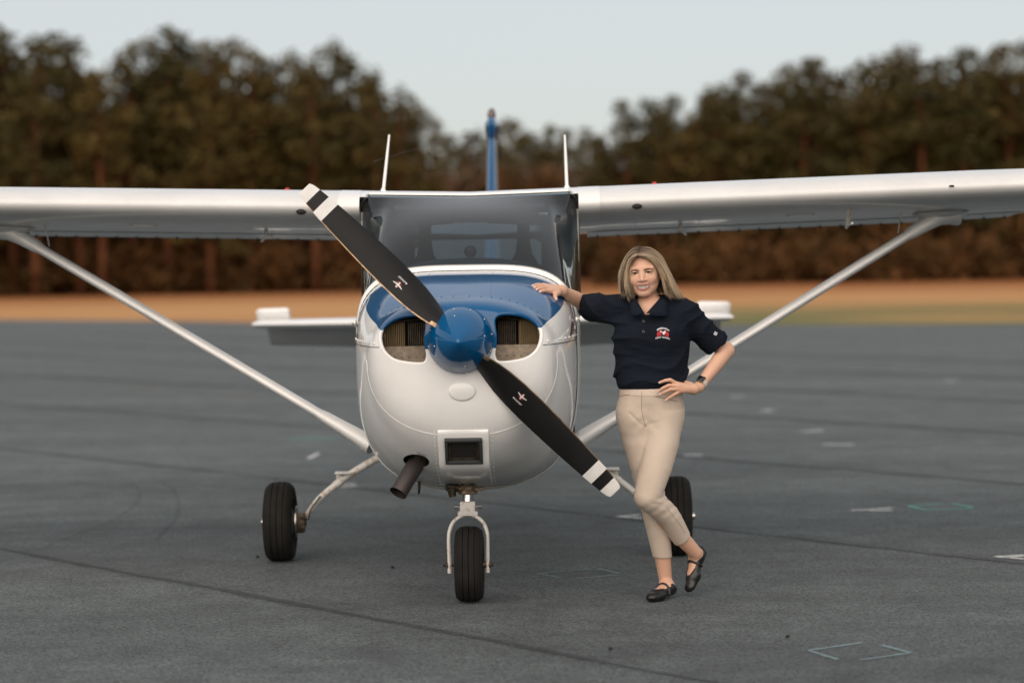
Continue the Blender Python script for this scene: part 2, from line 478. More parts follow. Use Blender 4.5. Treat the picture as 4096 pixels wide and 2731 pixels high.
def cloud_mesh(name, V, Fc, T, m):
    me = bpy.data.meshes.new(name)
    me.vertices.add(len(V)); me.vertices.foreach_set('co', V.astype(np.float32).ravel())
    me.loops.add(Fc.size); me.loops.foreach_set('vertex_index', Fc.ravel().astype(np.int32))
    me.polygons.add(len(Fc)); me.polygons.foreach_set('loop_start', np.arange(0, Fc.size, 4, dtype=np.int32))
    me.update(calc_edges=True)
    at = me.attributes.new('tint', 'FLOAT', 'POINT'); at.data.foreach_set('value', T.astype(np.float32))
    me.materials.append(m)
    return me

def pine_proto(seed, h, base, spread, dense):
    """a tall pine h metres high, crown from base*h up"""
    rg = random.Random(seed); clumps = []; limbs = []
    lean = (rg.uniform(-.3, .3), rg.uniform(-.3, .3))
    tr = [(lean[0] * t * t, lean[1] * t * t, h * 0.97 * t) for t in (0, .15, .3, .5, .7, .85, 1)]
    for i in range(dense):
        t = base + (1 - base) * (i + rg.random()) / dense
        u = (t - base) / (1 - base)
        R_ = spread * (0.45 + 0.75 * math.sin(math.pi * min(1, (u * 0.80 + 0.18)))) * rg.uniform(.55, 1.1)
        if u > .9: R_ *= 0.5
        an = rg.uniform(0, 6.283)
        z = t * h
        x0, y0 = lean[0] * t * t, lean[1] * t * t
        rr = R_ * rg.uniform(.35, .95)
        cx, cy = x0 + rr * math.cos(an), y0 + rr * math.sin(an)
        r = rg.uniform(.55, 1.05) * (0.75 if u > .85 else 1)
        clumps.append((cx, cy, z + rr * .15, r, r * rg.uniform(.5, .75)))
        limbs.append(((x0, y0, z - rr * .25), (lerp(x0, cx, .6), lerp(y0, cy, .6), z - .02), (cx, cy, z + rr * .12)))
    clumps.append((lean[0], lean[1], h * .985, .6, .55))
    tg = tube(tr, [0.21, .185, .17, .15, .11, .075, .03], 7)
    tg = join(tg, *[tube(lm, [.05, .03, .012], 4) for lm in limbs])
    V, Fc, T = leaf_cloud(clumps, 105, .12, seed)
    return tg, cloud_mesh("pine_crown", V, Fc, T, M_NEEDLE)

PINES = []
for i, (h, b_, sp, dn) in enumerate(((12, .42, 1.7, 34), (12, .36, 2.0, 40), (12, .50, 1.6, 28), (12, .30, 1.9, 44), (12, .16, 2.1, 60), (12, .10, 1.9, 64))):
    tg, cm = pine_proto(100 + i, h, b_, sp, dn)
    tm = bpy.data.meshes.new("pine_trunk"); tm.from_pydata(tg[0], [], tg[1]); tm.materials.append(M_BARK); tm.shade_smooth()
    PINES.append((tm, cm))

def bare_proto(seed, h):
    rg = random.Random(seed); geos = []
    def grow(p, d, ln, r, lv):
        q = p + d * ln
        geos.append(tube([p, p + d * ln * .5 + Vector((rg.uniform(-.05, .05), rg.uniform(-.05, .05), 0)) * ln, q], [r, r * .8, r * .6], 4 if lv else 7))
        if lv >= 4: return
        for k in range(3 if lv < 3 else 4):
            a = rg.uniform(0, 6.28); e = rg.uniform(.35, .8)
            s = Vector((math.cos(a), math.sin(a), 0)) - d * d.dot(Vector((math.cos(a), math.sin(a), 0)))
            grow(p + d * ln * rg.uniform(.6, 1), (d * math.cos(e) + s.normalized() * math.sin(e)).normalized(), ln * rg.uniform(.5, .75), r * .55, lv + 1)
    grow(Vector((0, 0, 0)), Vector((0, 0, 1)), h * .42, .16, 0)
    return join(*geos)
BARE = []
for sd in (5, 6):
    g_ = bare_proto(sd, 12); me = bpy.data.meshes.new("bare_branches"); me.from_pydata(*([list(map(tuple, g_[0])), [], g_[1]])); me.materials.append(M_BAREBARK); BARE.append(me)

def plant_tree(kind, x, y, h, rz, wide, label, group, name="pine_tree"):
    t = empty(name, (x, y, -0.02), rz)
    s = h / 12.0
    t.scale = (s * wide, s * wide, s)
    tag(t, label, "tree", group)
    for nm, me in zip(("trunk", "crown"), PINES[kind]):
        o = bpy.data.objects.new(nm, me); COL.objects.link(o); o.parent = t
    return t

# skyline of the wood: bearing (pixels of the 4096-wide photograph at 85 mm) against height over the horizon
SKY = [(-900, 150), (-300, 140), (0, 135), (90, 150), (190, 215), (255, 130), (330, 190), (420, 290), (480, 330), (540, 230), (640, 108), (700, 120), (780, 190), (850, 195), (920, 175), (1010, 215), (1080, 260),
       (1140, 290), (1200, 225), (1260, 230), (1340, 205), (1420, 235), (1500, 310), (1600, 345), (1700, 430), (1760, 500), (1850, 540), (1960, 500), (2040, 470), (2110, 545), (2190, 505), (2270, 520), (2350, 515),
       (2440, 545), (2520, 420), (2580, 430), (2670, 385), (2740, 500), (2800, 420), (2860, 360), (2940, 315), (3050, 360), (3140, 290), (3230, 265), (3310, 245), (3420, 290), (3520, 275), (3620, 215), (3700, 240), (3790, 225), (3880, 215), (3990, 240), (4060, 190), (4200, 190), (4600, 200), (5200, 220)]
FPX = 9671.0
def skyline_height(px, d):
    py = interp(SKY, px, 1)
    up = (py - (2048 - px) * 0.0157)       # take out the camera's roll
    return 1.6 + (1029 - up) * d / FPX
LBL_L = "tall pine with bare rust-red trunk in the wood behind the left wing"
LBL_R = "bushy pine with foliage low to the ground in the wood behind the right wing"
LBL_M = "distant pine in the low gap of the wood behind the tail fin"
LBL_B = "tall pine standing in the back rows of the wood"
SPECIAL = {680: "tallest pine of the wood, its rounded crown standing clear of all its neighbours", 255: "slender pine with a narrow tall crown beside a deep notch in the treetops",
           420: "short pine standing in the deep notch of the treetops behind the left wing", 1690: "lowest pine at the end of the left wood, next to the gap behind the fin",
           1345: "broad round-topped pine that stands highest behind the upper propeller blade", 2430: "small pine next to the gap behind the fin, beyond the right antenna",
           2675: "bushy pine standing above the woman's head beyond the field", 4050: "tall bushy pine with an open crown beyond the outer end of the right strut"}
rt = random.Random(21)
peaks = [-120, -10, 60, 150, 255, 330, 420, 545, 610, 680, 760, 850, 925, 1010, 1090, 1200, 1270, 1345, 1430, 1520, 1610, 1690]
for px in peaks:
    d = rt.uniform(119, 126); h = skyline_height(px, d) * rt.uniform(.97, 1.02)
    plant_tree(rt.choice([0, 1, 2, 3, 3, 4]), (px - 2048) / FPX * d, d, max(h, 5), rt.uniform(0, 6.28), 1.05, SPECIAL.get(px, LBL_L), "pines behind the left wing")
for px in [2430, 2530, 2600, 2675, 2760, 2830, 2890, 2950, 3040, 3140, 3215, 3300, 3390, 3480, 3560, 3625, 3700, 3790, 3870, 3960, 4050, 4130, 4220]:
    d = rt.uniform(131, 138); h = skyline_height(px, d) * rt.uniform(.97, 1.02)
    plant_tree(rt.choice([3, 4, 5, 4]), (px - 2048) / FPX * d, d, max(h, 5), rt.uniform(0, 6.28), 1.15, SPECIAL.get(px, LBL_R), "pines behind the right wing")
for px in [1740, 1800, 1870, 1935, 1990, 2040, 2100, 2160, 2220, 2280, 2340, 2400]:
    d = rt.uniform(165, 185); h = skyline_height(px, d) * rt.uniform(.93, 1.0)
    plant_tree(rt.choice([1, 3, 4, 5]), (px - 2048) / FPX * d, d, max(h, 5), rt.uniform(0, 6.28), 1.0, LBL_M, "pines in the gap behind the fin")
for row, (dl, n_) in enumerate(((127, 30), (133, 34), (140, 34), (150, 36))):
    for k in range(n_):
        px = lerp(-250, 4350, (k + rt.random()) / n_)
        if 1650 < px < 2480: continue
        d = dl + rt.uniform(-3, 3) + (12 if px > 2400 else 0)
        h = skyline_height(px, d) * rt.uniform(.72, .93)
        plant_tree(rt.choice([1, 3, 4, 5]) if px > 2400 else rt.choice([0, 1, 3, 4]), (px - 2048) / FPX * d, d, max(h, 4), rt.uniform(0, 6.28), 1.15, LBL_B, "pines in the back rows")
for px, d in ((120, 128), (500, 130), (820, 127), (1130, 128), (1735, 150), (1790, 160), (2060, 165), (2150, 170), (2470, 140), (2770, 140), (3560, 142), (3640, 141), (4000, 143)):
    t = empty("bare_tree", ((px - 2048) / FPX * d, d, -.02), rt.uniform(0, 6.28)); s = skyline_height(px, d) / 12 * 1.04
    t.scale = (s * .8, s * .8, s); tag(t, "leafless grey-brown tree showing thin twigs between the pines", "tree", "leafless trees among the pines")
    o = bpy.data.objects.new("branches", rt.choice(BARE)); COL.objects.link(o); o.parent = t

# undergrowth along the wood's edge: one uncountable mass
cl = []
rg = random.Random(3)
for k in range(2600):
    px = rg.uniform(-300, 4400)
    far = 1700 < px < 2420
    d = (rg.uniform(160, 180) if far else rg.uniform(122, 146) + (8 if px > 2400 else 0))
    r = rg.uniform(.5, 1.25)
    x = (px - 2048) / FPX * d
    depth = (d - 122) / 24
    cl.append((x, d, rg.uniform(.2, (2.0 if px < 1700 else 3.0) + 4.0 * min(1, max(0, depth))), r, r * .9))
for k in range(520):
    px = rg.uniform(-300, 4400)
    if 1700 < px < 2420 or px < 1700: continue
    d = rg.uniform(115, 121) + (10 if px > 2400 else 0); r = rg.uniform(.4, 1.0); cl.append(((px - 2048) / FPX * d, d, rg.uniform(.1, 2.6) * (.4 + .6 * abs(math.sin(px * .013 + 1))), r, r * .9))
V, Fc, T = leaf_cloud(cl, 70, .16, 9)
me = cloud_mesh("undergrowth", V, Fc, T, M_LEAFY)
o = bpy.data.objects.new("undergrowth", me); COL.objects.link(o)
tag(o, "brown brush and saplings filling the wood's edge under the pines", "undergrowth", kind='stuff')

# the wood goes on round the airfield: a far-off mass behind and beside the photographer
cl = []
for k in range(4300):
    an = rg.uniform(rad(103.5), rad(436.5)); d = rg.uniform(122, 152)
    hh = 10.0 + 2.0 * math.sin(an * 9) + 1.3 * math.sin(an * 23 + 1) + .9 * math.sin(an * 61)
    r = rg.uniform(1.0, 2.2); z_ = rg.uniform(.4, hh); cl.append((d * math.cos(an), d * math.sin(an), z_, r * (1.15 - .5 * z_ / hh), r * .9))
V, Fc, T = leaf_cloud(cl, 16, .42, 19)
me = cloud_mesh("far_woodland", V, Fc, T, M_NEEDLE)
o = bpy.data.objects.new("far_woodland", me); COL.objects.link(o)
tag(o, "dark belt of woodland closing off the far sides of the airfield", "woodland", kind='stuff')

# ================================================================ AEROPLANE
# local frame: x to the picture's right, y aft from the propeller disc, z up from the ground
PLANE = empty("light_aircraft", (-0.2275, 10.6, 0.0), -0.0136)
tag(PLANE, "white and blue high-wing single-propeller light aircraft parked on the asphalt", "airplane")

def paint(name, col, rough=0.3, coat=0.55, dirt=0.10):
    m = mat(name, col, rough, coat=coat, coat_rough=0.06)
    n, l, b = nodes_of(m)
    tc = n.new('ShaderNodeTexCoord')
    nz = n.new('ShaderNodeTexNoise'); nz.inputs['Scale'].default_value = 2.3; nz.inputs['Detail'].default_value = 8; nz.inputs['Roughness'].default_value = 0.65
    l.new(tc.outputs['Object'], nz.inputs['Vector'])
    rp = n.new('ShaderNodeMapRange'); rp.inputs['From Min'].default_value = 0.35; rp.inputs['From Max'].default_value = 0.7; rp.inputs['To Min'].default_value = 1 - dirt; rp.inputs['To Max'].default_value = 1
    l.new(nz.outputs['Fac'], rp.inputs['Value'])
    mx = n.new('ShaderNodeMix'); mx.data_type = 'RGBA'; mx.blend_type = 'MULTIPLY'; mx.inputs['Factor'].default_value = 1; mx.inputs['A'].default_value = (*col, 1)
    l.new(rp.outputs[0], mx.inputs['B']); l.new(mx.outputs['Result'], b.inputs['Base Color'])
    # sheet metal is never quite flat
    bn = n.new('ShaderNodeTexNoise'); bn.inputs['Scale'].default_value = 3.5; bn.inputs['Detail'].default_value = 1; l.new(tc.outputs['Object'], bn.inputs['Vector'])
    bp = n.new('ShaderNodeBump'); bp.inputs['Strength'].default_value = 0.10; bp.inputs['Distance'].default_value = 0.012; l.new(bn.outputs['Fac'], bp.inputs['Height'])
    l.new(bp.outputs[0], b.inputs['Normal']); l.new(bp.outputs[0], b.inputs['Coat Normal'])
    return m, mx, tc
WHITE = (0.80, 0.80, 0.795); BLUE = (0.0005, 0.078, 0.215)
M_WHITE = paint("white_paint", WHITE)[0]
M_WINGW = paint("wing_white_paint", (0.69, 0.69, 0.69), 0.30, 0.45, 0.14)[0]
M_BLUE = paint("blue_paint", BLUE, 0.03, 0.0, 0.05)[0]
M_BLUE.node_tree.nodes["Principled BSDF"].inputs["Specular IOR Level"].default_value = 0.5
# cowling: blue above a rising line, white below
M_COWL, _mx, _tc = paint("cowl_paint", WHITE, 0.07, 0.0)
n, l, b = nodes_of(M_COWL)
sx = n.new('ShaderNodeSeparateXYZ'); l.new(_tc.outputs['Object'], sx.inputs[0])
def math_node(op, a, b_):
    k = n.new('ShaderNodeMath'); k.operation = op
    for i, v in enumerate((a, b_)):
        if isinstance(v, (int, float)): k.inputs[i].default_value = v
        else: l.new(v, k.inputs[i])
    return k.outputs[0]
ymax = math_node('MAXIMUM', math_node('SUBTRACT', sx.outputs['Y'], 0.10), 0.0)
line = math_node('ADD', math_node('MULTIPLY', ymax, 0.17), 1.287)
inner = math_node('LESS_THAN', math_node('ABSOLUTE', sx.outputs['X'], 0), 0.165)
line2 = math_node('SUBTRACT', line, math_node('MULTIPLY', inner, 0.085))
isblue = math_node('MULTIPLY', math_node('GREATER_THAN', sx.outputs['Z'], line2), math_node('LESS_THAN', sx.outputs['Y'], 0.905))
mixb = n.new('ShaderNodeMix'); mixb.data_type = 'RGBA'; l.new(isblue, mixb.inputs['Factor']); mixb.inputs['A'].default_value = (*WHITE, 1); mixb.inputs['B'].default_value = (*BLUE, 1)
l.new(mixb.outputs['Result'], _mx.inputs['A'])

M_BLACK = mat("black_blade_paint", (0.010, 0.010, 0.0105), 0.5, spec=0.22, var=0.25, var_scale=8, bump=0.05, bump_scale=200)
M_BLADEW = mat("white_tip_paint", (0.70, 0.69, 0.68), 0.5, var=0.12, var_scale=25)
M_EDGE = mat("worn_metal_glint", (0.42, 0.29, 0.18), 0.35, metal=0.85, var=0.5, var_scale=30)  # worn edge metal with a warm horizon glint put into its colour
M_RUBBER = mat("tyre_rubber", (0.019, 0.018, 0.017), 0.85, spec=0.15, var=0.35, var_scale=12, bump=0.15, bump_scale=150)
M_STEEL = mat("bare_metal", (0.55, 0.54, 0.52), 0.3, metal=1.0)
M_CHROME = mat("chrome", (0.50, 0.51, 0.53), 0.10, metal=1.0)
M_EXH = mat("exhaust_steel", (0.034, 0.034, 0.036), 0.4, metal=0.4, var=0.5, var_scale=9, col2=(0.055, 0.042, 0.038))
M_DARK = mat("dark_void", (0.012, 0.011, 0.010), 0.8)
M_GREASE = mat("greasy_metal", (0.10, 0.075, 0.05), 0.4, metal=0.5, var=0.7, var_scale=40)
M_RUSTW = mat("chipped_white_paint", (0.68, 0.66, 0.63), 0.4, var=0.6, var_scale=26, col2=(0.40, 0.27, 0.17))
M_RUSTW.node_tree.nodes['Color Ramp'].color_ramp.elements[0].position = 0.30
M_RUSTW.node_tree.nodes['Color Ramp'].color_ramp.elements[1].position = 0.46
M_BAFFLE = mat("baffle_sheet", (0.26, 0.21, 0.155), 0.6, metal=0.25, var=0.35, var_scale=45)
M_FIN = mat("cylinder_fins", (0.20, 0.14, 0.07), 0.45, metal=0.6, var=0.3, var_scale=20)
M_TRIMDARK = mat("dark_stripe", (0.05, 0.025, 0.02), 0.35, coat=0.5)
M_RED = mat("red_plastic", (0.45, 0.03, 0.03), 0.35)
M_GREYP = mat("cabin_dark_plastic", (0.03, 0.034, 0.038), 0.7)
M_SEAT = mat("seat_cloth", (0.035, 0.036, 0.04), 0.85)
M_LINER = mat("cabin_liner", (0.42, 0.41, 0.39), 0.8)

def glass_material(name, tint, refl=1.0):
    m = bpy.data.materials.new(name); m.use_nodes = True
    nt = m.node_tree; nt.nodes.clear(); n, l = nt.nodes, nt.links
    out = n.new('ShaderNodeOutputMaterial'); tr = n.new('ShaderNodeBsdfTransparent'); gl = n.new('ShaderNodeBsdfGlossy'); mx = n.new('ShaderNodeMixShader')
    tr.inputs['Color'].default_value = (*tint, 1); gl.inputs['Roughness'].default_value = 0.015; gl.inputs['Color'].default_value = (1, 1, 1, 1)
    fr = n.new('ShaderNodeFresnel'); fr.inputs['IOR'].default_value = 1.52
    mu = n.new('ShaderNodeMath'); mu.operation = 'MULTIPLY'; mu.inputs[1].default_value = refl; l.new(fr.outputs[0], mu.inputs[0])
    l.new(mu.outputs[0], mx.inputs[0]); l.new(tr.outputs[0], mx.inputs[1]); l.new(gl.outputs[0], mx.inputs[2]); l.new(mx.outputs[0], out.inputs['Surface'])
    return m
M_GLASS = glass_material("windshield_glass", (0.40, 0.54, 0.62), 1.6)

# ---- body sections: y, half width, top, bottom, z of the widest point, upper and lower squareness
COWL = [(.040, .150, 1.315, 1.110, 1.220, 2.0, 2.0), (.045, .250, 1.350, .995, 1.210, 2.1, 2.0), (.055, .310, 1.373, .930, 1.200, 2.2, 2.1),
        (.075, .358, 1.391, .865, 1.190, 2.3, 2.15), (.110, .393, 1.405, .802, 1.175, 2.3, 2.2), (.160, .415, 1.416, .748, 1.160, 2.35, 2.25),
        (.220, .429, 1.425, .702, 1.155, 2.4, 2.3), (.300, .452, 1.441, .658, 1.152, 2.5, 2.45), (.400, .473, 1.460, .620, 1.150, 2.7, 2.6), (.600, .504, 1.497, .563, 1.150, 3.0, 2.9),
        (.800, .519, 1.523, .526, 1.150, 3.3, 3.05), (.970, .524, 1.540, .508, 1.150, 3.6, 3.1),
        (1.30, .536, 1.560, .500, 1.150, 3.6, 3.2), (1.80, .550, 1.600, .490, 1.150, 3.6, 3.3), (2.60, .550, 1.600, .500, 1.150, 3.4, 3.0), (3.30, .500, 1.560, .550, 1.150, 3.0, 2.6)]
def sec(y): return [smooth_interp(COWL, y, k) for k in range(1, 7)]
def spt(S, th, off=0.0):
    hw, zt, zb, zm, nu, nl = S
    c, s = math.cos(th), math.sin(th)
    nn = nu if s >= 0 else nl
    x = (hw + off) * math.copysign(abs(c) ** (2 / nn), c)
    z = zm + ((zt - zm + off) if s >= 0 else (zm - zb + off)) * math.copysign(abs(s) ** (2 / nn), s)
    return x, z
def even_angles(S, n):
    """angles spaced evenly along the outline"""
    th = np.linspace(0, 2 * math.pi, 1441); p = np.array([spt(S, t) for t in th])
    d = np.concatenate([[0], np.cumsum(np.hypot(*np.diff(p, axis=0).T))])
    return np.interp(np.linspace(0, d[-1], n + 1)[:-1], d, th)
def ring(y, n=112, off=0.0):
    S = sec(y)
    return [(x, y, z) for x, z in (spt(S, t, off) for t in even_angles(S, n))]

ys = [.040, .045, .050, .055, .065, .075, .090, .110, .135, .160, .190, .220, .26, .31, .36, .42, .48, .54, .60, .66, .72, .78, .84, .90, .968]
outer = [ring(y) for y in ys]
inner_r = [[(p[0], p[1] + 0.012, p[2]) for p in ring(y, off=-.014)] for y in reversed(ys[1:-1])]
inner_r.insert(0, ring(.968, off=-.014))
cowl = obj("cowling", loft(outer + inner_r), M_COWL, PLANE)
BV_COWL = BVHTree.FromPolygons([Vector(p) for p in loft(outer)[0]], loft(outer)[1])
def on_cowl(x, z, off=0.0, y0=-0.5):
    h = BV_COWL.ray_cast(Vector((x, y0, z)), Vector((0, 1, 0)))
    if h[0] is None: return None
    nn = h[1] if h[1].y < 0 else -h[1]
    return h[0] + nn * off

INLET = [(.146, 1.325), (.160, 1.346), (.190, 1.353), (.225, 1.352), (.262, 1.346), (.300, 1.332), (.330, 1.312), (.350, 1.288), (.357, 1.262), (.355, 1.232), (.344, 1.200), (.322, 1.172), (.285, 1.150),
         (.240, 1.141), (.195, 1.136), (.164, 1.137), (.149, 1.150), (.143, 1.180), (.150, 1.215), (.153, 1.250), (.148, 1.290)]
def smooth_poly(poly, m=4):
    n_ = len(poly); out = []
    for i in range(n_):
        p0, p1, p2, p3 = (Vector(poly[(i + k) % n_]) for k in (-1, 0, 1, 2))
        for k in range(m):
            t = k / m
            out.append(0.5 * ((2 * p1) + (p2 - p0) * t + (2 * p0 - 5 * p1 + 4 * p2 - p3) * t * t + (3 * p1 - p0 - 3 * p2 + p3) * t ** 3))
    return [(p.x, p.y) for p in out]
INL = smooth_poly(INLET)

def boolean_cut(o, cutters):
    for g_ in cutters:
        c = obj("cutter", g_, None, o.parent, smooth=None)
        md = o.modifiers.new("cut", 'BOOLEAN'); md.operation = 'DIFFERENCE'; md.object = c; md.solver = 'EXACT'
        dg = bpy.context.evaluated_depsgraph_get()
        me = bpy.data.meshes.new_from_object(o.evaluated_get(dg))
        o.modifiers.clear(); old = o.data; o.data = me; me.name = o.name
        bpy.data.objects.remove(c)
    me = o.data
    me.materials.clear()
    me.shade_smooth(); me.set_sharp_from_angle(angle=rad(35))
EXH0 = Vector((-0.2197, 0.4000, 0.6854)); EXH_DIR = Vector((-.40, .10, -.91)).normalized()
hole = [on_cowl(EXH0.x + .066 * math.cos(t), EXH0.z + .036 * math.sin(t)) for t in np.linspace(0, 2 * math.pi, 33)[:-1]]
boolean_cut(cowl, [prism([(x * s, z) for x, z in INL][::s], -.1, .35) for s in (1, -1)] +
            [loft([[(EXH0.x + .062 * math.cos(t), yy, EXH0.z + .036 * math.sin(t)) for t in np.linspace(0, 2 * math.pi, 33)[:-1]] for yy in (.1, 1.2)])])
cowl.data.materials.append(M_COWL)

# rounded lips of the two cooling inlets
for s in (1, -1):
    pts = []
    for x, z in INL:
        h = on_cowl(x * s, z)
        if h is None: h = Vector((x * s, .07, z))
        pts.append(h + Vector((0, .009, 0)))
    for _ in range(3): pts = [(pts[i - 1] + pts[i] * 2 + pts[(i + 1) % len(pts)]) / 4 for i in range(len(pts))]
    obj("inlet_lip", closed_tube(pts, .0095, 10), M_COWL, cowl, 180)

# what shows inside the inlets: baffle sheet below, finned cylinders above
eng = obj("engine", box((0, .42, 1.22), (.70, .26, .26), .02), M_DARK, PLANE)
for s in (1, -1):
    obj("baffle_plate", join(box((s * .255, .155, 1.163), (.25, .012, .10), .003, Matrix.Rotation(rad(-14), 3, 'X')), *[ball((s * (.17 + .032 * k), .146, 1.165), (.004, .003, .004), 6, 4) for k in range(6)]), M_BAFFLE, eng)
    fins = [box((s * (.265 + k * .0083), .245, 1.265), (.0036, .09, .125), 0) for k in range(12)]
    fins += [box((s * (.305), .262, 1.265), (.10, .06, .11), 0)]
    obj("cylinder", join(*fins), M_FIN, eng)
    obj("cylinder", join(*[box((s * (.165 + k * .0083), .275, 1.262), (.0036, .06, .11), 0) for k in range(10)]), M_GREASE, eng)
    obj("rocker_cover", join(tube([(s * .16, .21, 1.335), (s * .34, .20, 1.322)], .011, 8), box((s * .352, .22, 1.245), (.03, .04, .05), .006)), M_GREASE, eng)

# joint lines and screws of the cowling
S22 = (.427, 1.424, .812, 1.155, 2.4, 2.3); sm = []
for t in even_angles(S22, 120):
    x, z = spt(S22, t); p = on_cowl(x, z, .0004)
    sm.append(Vector((x, .222, z)) if p is None or p.y > .222 or z > 1.155 else p)
obj("cowl_seam", closed_tube(sm, .0015, 6), M_COWL, cowl)
for s in (1, -1):
    pts = [on_cowl(s * x, 1.212, .0006) for x in np.linspace(.362, .42, 8)] 
    pts = [p for p in pts if p is not None]
    pts += [Vector((s * spt(sec(y), math.asin(min(1, ((1.212 - sec(y)[3]) / (sec(y)[1] - sec(y)[3])) ** (sec(y)[4] / 2))), .0008)[0], y, 1.212)) for y in np.linspace(.20, .95, 14)]
    obj("cowl_split_line", tube(pts, .0017, 5), M_GREYP, cowl)
scr = []
def rivet(p, r=.0045):
    if p is not None: scr.append(ball(p, (r, r, r), 6, 4))
for s in (1, -1):
    rivet(on_cowl(s * .385, 1.228), .007)
    for k in range(6): 
        y = .26 + .11 * k; S = sec(y); rivet((s * spt(S, .12, .001)[0], y, 1.232), .005)
for t in np.linspace(.35, math.pi - .35, 26):
    x, z = spt(sec(.245), t, .001); rivet((x, .245, z), .0024)
    x, z = spt(sec(.93), t, .001); rivet((x, .93, z), .0024)
for y in np.linspace(.3, .88, 16):
    for xx in (-.17, .13):
        S = sec(y); zz = S[3] + (S[1] - S[3]) * (1 - (abs(xx) / S[0]) ** S[4]) ** (1 / S[4]); rivet((xx, y, zz - .001), .0024)
obj("rivet_row", join(*scr), M_COWL, cowl)['kind'] = 'stuff'

# oval pressing below the spinner
ov = []
for sc_, off in ((1.0, .0005), (.93, .006), (.80, .0085), (.0, .0085)):
    ring_ = []
    for t in np.linspace(0, 2 * math.pi, 41)[:-1]:
        p = on_cowl(.004 + .062 * sc_ * math.cos(t), 1.014 + .043 * sc_ * math.sin(t), off); ring_.append(p)
    ov.append(ring_)
obj("oval_pressing", loft(ov, caps=False), M_WHITE, cowl, 180)

# air intake panel with filter
PY = [(.500, .97), (.53, .78), (.555, .60), (.585, .42), (.61, .31), (.645, .222), (.67, .184), (.74, .132), (.81, .092), (.842, .080)]
def grid_panel(x0, x1, z0, z1, nx, nz, hole):
    V, Fc = [], []
    for j in range(nz + 1):
        for i in range(nx + 1):
            x, z = lerp(x0, x1, i / nx), lerp(z0, z1, j / nz)
            p = on_cowl(x, z, 0); yc = p.y if p is not None else .97
            yp = smooth_interp(PY, z, 1)
            e = min(i, nx - i)
            y = min(yc - .001, yp + .012 * (max(0, 2 - e) / 2) ** 2)
            if e == 0 or j == 0: y = yc + .004
            if j == nz: y = yc - .0015
            if e == 1: x = lerp(x0, x1, (i + (-.7 if i < nx / 2 else .7)) / nx)
            V.append((x, y, z))
    for j in range(nz):
        for i in range(nx):
            xc, zc = lerp(x0, x1, (i + .5) / nx), lerp(z0, z1, (j + .5) / nz)
            if hole[0] < xc < hole[1] and hole[2] < zc < hole[3]: continue
            a = j * (nx + 1) + i; Fc.append((a, a + 1, a + nx + 2, a + nx + 1))
    return V, Fc
panel = obj("intake_panel", grid_panel(-.112, .118, .520, .842, 23, 32, (-.077, .083, .679, .805)), M_WHITE, PLANE, 60)
fy = .127
def frame_ring(x0, x1, z0, z1, w, y0, y1):
    return join(box(((x0 + x1) / 2, (y0 + y1) / 2, z1 - w / 2), (x1 - x0, y1 - y0, w), .003), box(((x0 + x1) / 2, (y0 + y1) / 2, z0 + w / 2), (x1 - x0, y1 - y0, w), .003),
                box((x0 + w / 2, (y0 + y1) / 2, (z0 + z1) / 2), (w, y1 - y0, z1 - z0 - 2 * w), .003), box((x1 - w / 2, (y0 + y1) / 2, (z0 + z1) / 2), (w, y1 - y0, z1 - z0 - 2 * w), .003))
tilt = Matrix.Translation((.003, fy, .742)) @ Matrix.Rotation(rad(36), 4, 'X') @ Matrix.Translation((-.003, -fy, -.742))
obj("intake_frame", xform(frame_ring(-.080, .086, .672, .812, .013, fy - .008, fy + .03), tilt), M_GREYP, panel)
obj("filter_frame", xform(frame_ring(-.066, .072, .686, .798, .010, fy + .006, fy + .016), tilt), M_GREASE, panel)
obj("air_filter", xform(join(box((.003, fy + .02, .742), (.14, .012, .12), 0), *[box((.003, fy + .012, .700 + .0095 * k), (.118, .006, .005), 0) for k in range(10)]), tilt), M_DARK, panel)
rv = []
for k in range(14):
    for x in (-.125, .131):
        p = on_cowl(x, .545 + .022 * k, .001)
        if p is not None: rv.append(ball(p, .0024, 6, 4))
for k in range(6):
    p = on_cowl(-.09 + .037 * k, .846, .001); rv.append(ball(p, .0024, 6, 4))
obj("rivet_row", join(*[g__ for g__ in rv]), M_WHITE, panel)['kind'] = 'stuff'

# exhaust stack
e0 = Vector((-0.2082, 0.4000, 0.6921)); e1 = Vector((-0.3029, 0.3000, 0.5432))
d_ = (e1 - e0).normalized()
obj("exhaust_pipe", join(tube([e0 - d_ * .05, e0, lerp(e0, e1, .5), e1], [.041, .041, .0415, .0415], 24, caps=False), tube([e1 - d_ * .03, e1 - d_ * .15], .037, 20), tube([e1 - d_ * .004, e1], [.0425, .0425], 24, caps=False)), M_EXH, PLANE)
ma = obj("drain_tube", tube([(-0.2287, 0.7200, 0.5858), (-0.2286, 0.7200, 0.5269), (-0.2319, 0.7300, 0.4977)], [.008, .007, .005], 8), M_GREASE, PLANE)

